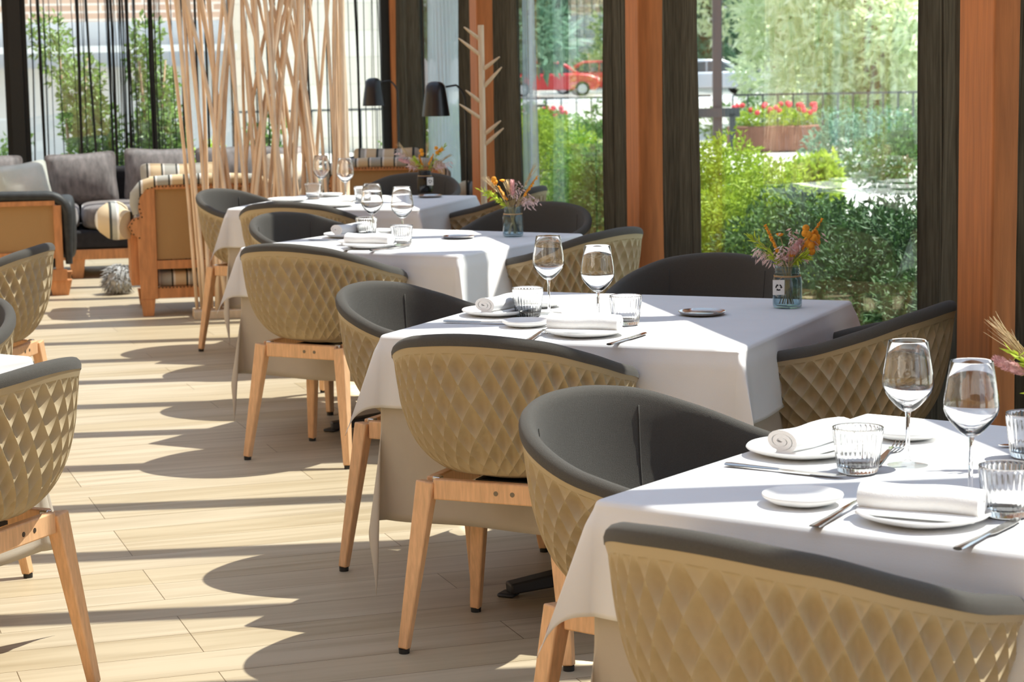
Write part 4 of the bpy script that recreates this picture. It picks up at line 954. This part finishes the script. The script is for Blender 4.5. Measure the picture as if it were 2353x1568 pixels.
# bushes close to the back windows
for i, (x, y, h, r, lb) in enumerate([(-0.02, 19.6, 2.12, 0.47, 'tall leafy bush left in the back window, above the dark armchair'), (0.66, 19.5, 2.08, 0.42, 'tall leafy bush in the back window just left of the branch screen'), (-0.62, 19.4, 1.15, 0.36, 'leafy bush cut by the left edge, back window'),
        (0.34, 19.9, 0.95, 0.30, 'low yellowish bush between the two tall bushes'), (1.20, 19.8, 1.0, 0.34, 'low yellow green bush seen through the branch screen'), (1.62, 19.6, 1.25, 0.30, 'young bush seen through the branches right of middle')]):
    R = random.Random(400+i); bl = []
    for k in range(9):
        f = k/8; bl.append((R.uniform(-.45, .45)*r, R.uniform(-.45, .45)*r, h*(0.2+0.74*f), r*(1.0-0.55*f)*R.uniform(.6, .9), r*(1.0-0.55*f)*.7, h*0.11))
    plant('leafy_bush', lb, 'bush', x, y, bl, 5200 if h > 1.5 else 1800, 0.068, 'leaf_mid' if i < 3 or i == 5 else 'leaf_lime', (0.018, h*0.85), 400+i, 'bushes outside the back windows', aspect=0.5, stems=3)
for i, (x, y, h) in enumerate([(2.33, 19.3, 1.08), (2.52, 19.4, 0.78)]):
    plant('young_conifer', ['small dark conifer between screen and far lamp', 'smaller conifer right of the other one, by the far lamp'][i], 'bush', x, y, [(0, 0, h*.3, .17, .17, h*.25), (0, 0, h*.6, .11, .11, h*.25), (0, 0, h*.85, .05, .05, h*.15)], 900, 0.05, 'leaf_blue' if i else 'leaf_dark', (0.012, h*.8), 450+i, None, aspect=0.3)
# walls and building beyond the back windows
o = MB().box((-3.9, 24.2, 0.55), (11.2, 0.3, 1.75)).build('garden_wall', M['concrete']); tag(o, 'grey concrete wall behind the tall bushes', 'wall')
MB().box((-3.9, 24.0, 1.62), (11.3, 0.9, 0.07)).build('coping', M['ledge'], o)
MB().box((-3.9, 24.9, 1.62), (11.2, 0.3, 0.62)).build('upper_band', M['concrete'], o)
t = thing('brick_building', 'brown brick terrace building at the top left beyond the concrete wall', 'building', (-5.2, 40, GZ))
MB().box((0, 3, 3.5), (16, 6, 7)).build('brick_wall', M['brick'], t)
MB().box((0, -0.8, 2.02), (16, 1.6, 0.12)).build('balcony_slab', M['ledge'], t)
rl = MB().box((0, -1.55, 2.95), (16, 0.04, 0.05))
for i in range(40): rl.box((-7.9+0.405*i, -1.55, 2.5), (0.02, 0.02, 0.85))
rl.build('balcony_railing', M['rail'], t)
o = MB().box((4.45, 41, 3.7), (3.1, 1.0, 8.0)).build('street_building', M['stone']); tag(o, 'pale cream stone building filling the back window behind the screen', 'building')
t = thing('street_railing', 'faint thin railing before the cream building', 'railing', (4.2, 33, GZ))
MB().box((0, 0, 0.98), (6, 0.03, 0.03)).build('top_rail', M['rail'], t); MB().box((0, 0, 0.15), (6, 0.03, 0.03)).build('bottom_rail', M['rail'], t)
for i in range(24): MB().box((-2.9+0.25*i, 0, 0.57), (0.018, 0.018, 0.84)).build('baluster', M['rail'], t)
# railing, planters, gate post in front of the trees
D = 39.0; ang = -HEAD
def panel_railing(px0, px1, label, d=D, step=0.27):
    a, b = far(px0, d, GZ), far(px1, d, GZ); L = (b-a).length; t = thing('garden_railing', label, 'railing', a, math.atan2(b.y-a.y, b.x-a.x), 'dark garden railings')
    MB().box((L/2, 0, 0.985), (L, 0.04, 0.035)).build('top_rail', M['rail'], t); MB().box((L/2, 0, 0.10), (L, 0.03, 0.03)).build('bottom_rail', M['rail'], t)
    for i in range(int(L/step)+1): MB().box((i*step, 0, 0.53), (0.028, 0.028, 0.88)).build('baluster', M['rail'], t)
panel_railing(1690, 2330, 'dark railing before the willow trees, large window'); panel_railing(1195, 1640, 'dark railing in front of the red cars, middle window')
for i, (px, lb) in enumerate([(1785, 'long rusty planter with red flowers behind the railing, large window'), (1262, 'rusty planter with small shrubs, middle window')]):
    p = far(px, 38.0, GZ); t = thing('metal_planter', lb, 'planter', p, ang, 'rusty planters'); Lp = 1.62 if i == 0 else 0.9
    MB().box((0, 0, 0.24), (Lp, 0.45, 0.44)).build('trough', M['rust'], t, bevel=0.02)
    for s in (-1, 1): MB().box((s*Lp*.4, 0, 0.01), (0.08, 0.4, 0.02)).build('foot', M['rail'], t)
    R = random.Random(500+i); pl_ = foliage([(0, 0, 0.12, Lp*.46, .2, .2)], 900, 0.09, R)
    q = thing('planter_flowers', ['leafy plants with red blooms in the long planter', 'small green shrubs in the planter of the middle window'][i], 'flowers', p+Vector((0, 0, 0.46)), ang)
    pl_.build('foliage', M['leaf_lime'], q); fb = MB()
    for k in range(26): fb.blob((R.uniform(-.45, .45)*Lp, R.uniform(-.2, .2), R.uniform(.22, .40)), (.05, .05, .045), 7, 5)
    fb.build('blooms', M['red_flower'], q)
p = far(1655, 37.5, GZ); t = thing('gate_post', 'tall dark post with a crossbar at the left of the large window', 'post', p, ang)
MB().box((0, 0, 1.6), (0.16, 0.12, 3.2)).build('post', M['rail'], t); MB().box((0.0, -0.08, 0.72), (0.75, 0.06, 0.16)).build('crossbar', M['rail'], t); MB().box((0.25, -0.08, 0.36), (0.1, 0.06, 0.7)).build('short_leg', M['rail'], t)
# trees
def tree(px, d, h, r, m, label, seed, leaf, n=5200, low=0.05, droop=0.15):
    R = random.Random(seed); p = far(px, d, GZ); bl = []
    for k in range(16):
        f = R.random(); bl.append((R.uniform(-.75, .75)*r, R.uniform(-.6, .6)*r, h*(low+(0.95-low)*f), r*R.uniform(.3, .5), r*R.uniform(.3, .5), h*R.uniform(.08, .14)))
    t = plant('garden_tree', label, 'tree', p.x, p.y, bl, n, leaf, m, (0.16, h*.8), seed, 'trees beyond the railing', droop=droop, aspect=0.34, stems=3)
    return t
TR = [(1930, 62, 9, 2.6, 'leaf_pale', 'pale willow tree tallest behind the long planter'), (1900, 50, 9, 1.7, 'leaf_pale', 'slim pale willow tree above the right end of the long planter'), (2010, 47, 9, 2.2, 'leaf_pale', 'pale willow tree right of the long planter'),
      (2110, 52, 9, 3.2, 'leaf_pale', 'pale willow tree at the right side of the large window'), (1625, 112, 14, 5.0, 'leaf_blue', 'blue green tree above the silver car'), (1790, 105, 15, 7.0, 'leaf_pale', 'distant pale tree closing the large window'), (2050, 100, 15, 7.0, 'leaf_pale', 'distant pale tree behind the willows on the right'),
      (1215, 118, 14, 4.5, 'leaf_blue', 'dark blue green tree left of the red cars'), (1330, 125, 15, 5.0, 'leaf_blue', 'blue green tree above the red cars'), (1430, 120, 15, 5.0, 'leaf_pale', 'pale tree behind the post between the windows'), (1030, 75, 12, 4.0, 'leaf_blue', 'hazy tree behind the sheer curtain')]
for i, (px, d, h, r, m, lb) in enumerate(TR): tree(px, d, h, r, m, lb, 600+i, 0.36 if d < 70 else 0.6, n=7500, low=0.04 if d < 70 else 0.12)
o = plant('low_hedge', 'low green hedge behind the railing under the willows', 'hedge', *far(1960, 43, 0).xy, [(-2.6+0.65*k, 0.35*math.sin(k), 0.35+0.1*math.sin(2*k), 0.5, 0.4, 0.4) for k in range(9)], 3200, 0.11, 'leaf_dark', (0.03, 0.4), 700, None)
for i, (px, d, h, r, m, lb) in enumerate([(1870, 22, 0.72, 0.30, 'leaf_lime', 'small lime bush in the middle of the large window'), (1990, 30, 0.80, 0.9, 'leaf_blue', 'distant blue green bush right of the small lime one'), (2090, 27, 0.75, 0.8, 'leaf_dark', 'distant dark bush at the right of the large window'), (1290, 33, 0.9, 1.0, 'leaf_green', 'distant green bush below the planter of the middle window'), (1390, 30, 0.9, 0.9, 'leaf_dark', 'distant dark bush in the middle window')]):
    R = random.Random(800+i); p = far(px, d, GZ)
    plant('shrub', lb, 'bush', p.x, p.y, [(0, 0, h*.45, r, r, h*.5)]+[(R.uniform(-.6, .6)*r, R.uniform(-.6, .6)*r, h*R.uniform(.6, .95), r*.35, r*.35, r*.3) for k in range(6)], 2600, 0.10, m, (0.03, h*.6), 800+i, 'distant bushes before the railing', aspect=0.45)
# cars
def car(px, d, rz, paint, label):
    p = far(px, d, GZ); t = thing('parked_car', label, 'car', p, rz, 'parked cars')
    body = [(-2.0, .28), (-2.05, .62), (-1.95, .86), (-1.1, .95), (0.95, .98), (1.6, .92), (2.0, .78), (2.05, .45), (1.95, .26)]
    cab = [(-1.75, .90), (-1.35, 1.36), (-0.75, 1.48), (0.35, 1.46), (0.65, 1.36), (1.25, .95)]
    MB().prism(body, (0, -.85, 0), (1, 0, 0), (0, 0, 1), (0, 1.7, 0)).build('body', M[paint], t, bevel=0.10, seg=3)
    MB().prism(cab, (0, -.72, 0), (1, 0, 0), (0, 0, 1), (0, 1.44, 0)).build('cabin', M[paint], t, bevel=0.08, seg=3)
    for s in (-1, 1):
        MB().prism([(-1.38, .98), (-1.15, 1.32), (-0.35, 1.38), (-0.35, .98)], (0, s*.735, 0), (1, 0, 0), (0, 0, 1), (0, s*.01, 0)).build('side_window', M['car_glass'], t)
        MB().prism([(-0.28, .98), (-0.28, 1.38), (0.35, 1.36), (0.95, .98)], (0, s*.735, 0), (1, 0, 0), (0, 0, 1), (0, s*.01, 0)).build('side_window', M['car_glass'], t)
        for xx in (-1.25, 1.3):
            w = MB().tube([(xx, s*.88, .31), (xx, s*.66, .31)], .31, 24).build('wheel', M['tyre'], t, smooth=40); MB().tube([(xx, s*.89, .31), (xx, s*.87, .31)], .20, 20).build('hub', M['silver_paint'], w, smooth=40)
        MB().blob((2.0, s*.6, .68), (.06, .16, .09), 12, 8).build('headlight', M['ledge'], t, smooth=180)
    MB().prism([(0.72, 1.33), (1.22, .99), (1.24, .995), (0.74, 1.345)], (0, -.62, 0), (1, 0, 0), (0, 0, 1), (0, 1.24, 0)).build('windscreen', M['car_glass'], t)
car(1272, 93, ang+0.10, 'red_paint', 'red car seen left in the middle window'); car(1372, 97, ang+PI-0.1, 'red_paint', 'second red car, partly behind the timber post of the middle window'); car(1638, 90, ang+0.15, 'silver_paint', 'silver car at the left of the large window')
p = far(1300, 84, GZ); o = MB().box((0, 0, 0.0), (40, 9, 0.05)).build('asphalt_road', M['concrete']); o.location = p; o.rotation_euler = (0, 0, ang); struct(o, 'grey road under the parked cars')
# clear glass throws refracted light on the cloth
sun_d.cycles.is_caustics_light = True
for o in bpy.data.objects:
    if o.type == 'MESH' and o.data.materials and o.data.materials[0] is M['crystal']: o.cycles.is_caustics_caster = True
    if o.name.split('.')[0] in ('tablecloth',): o.cycles.is_caustics_receiver = True
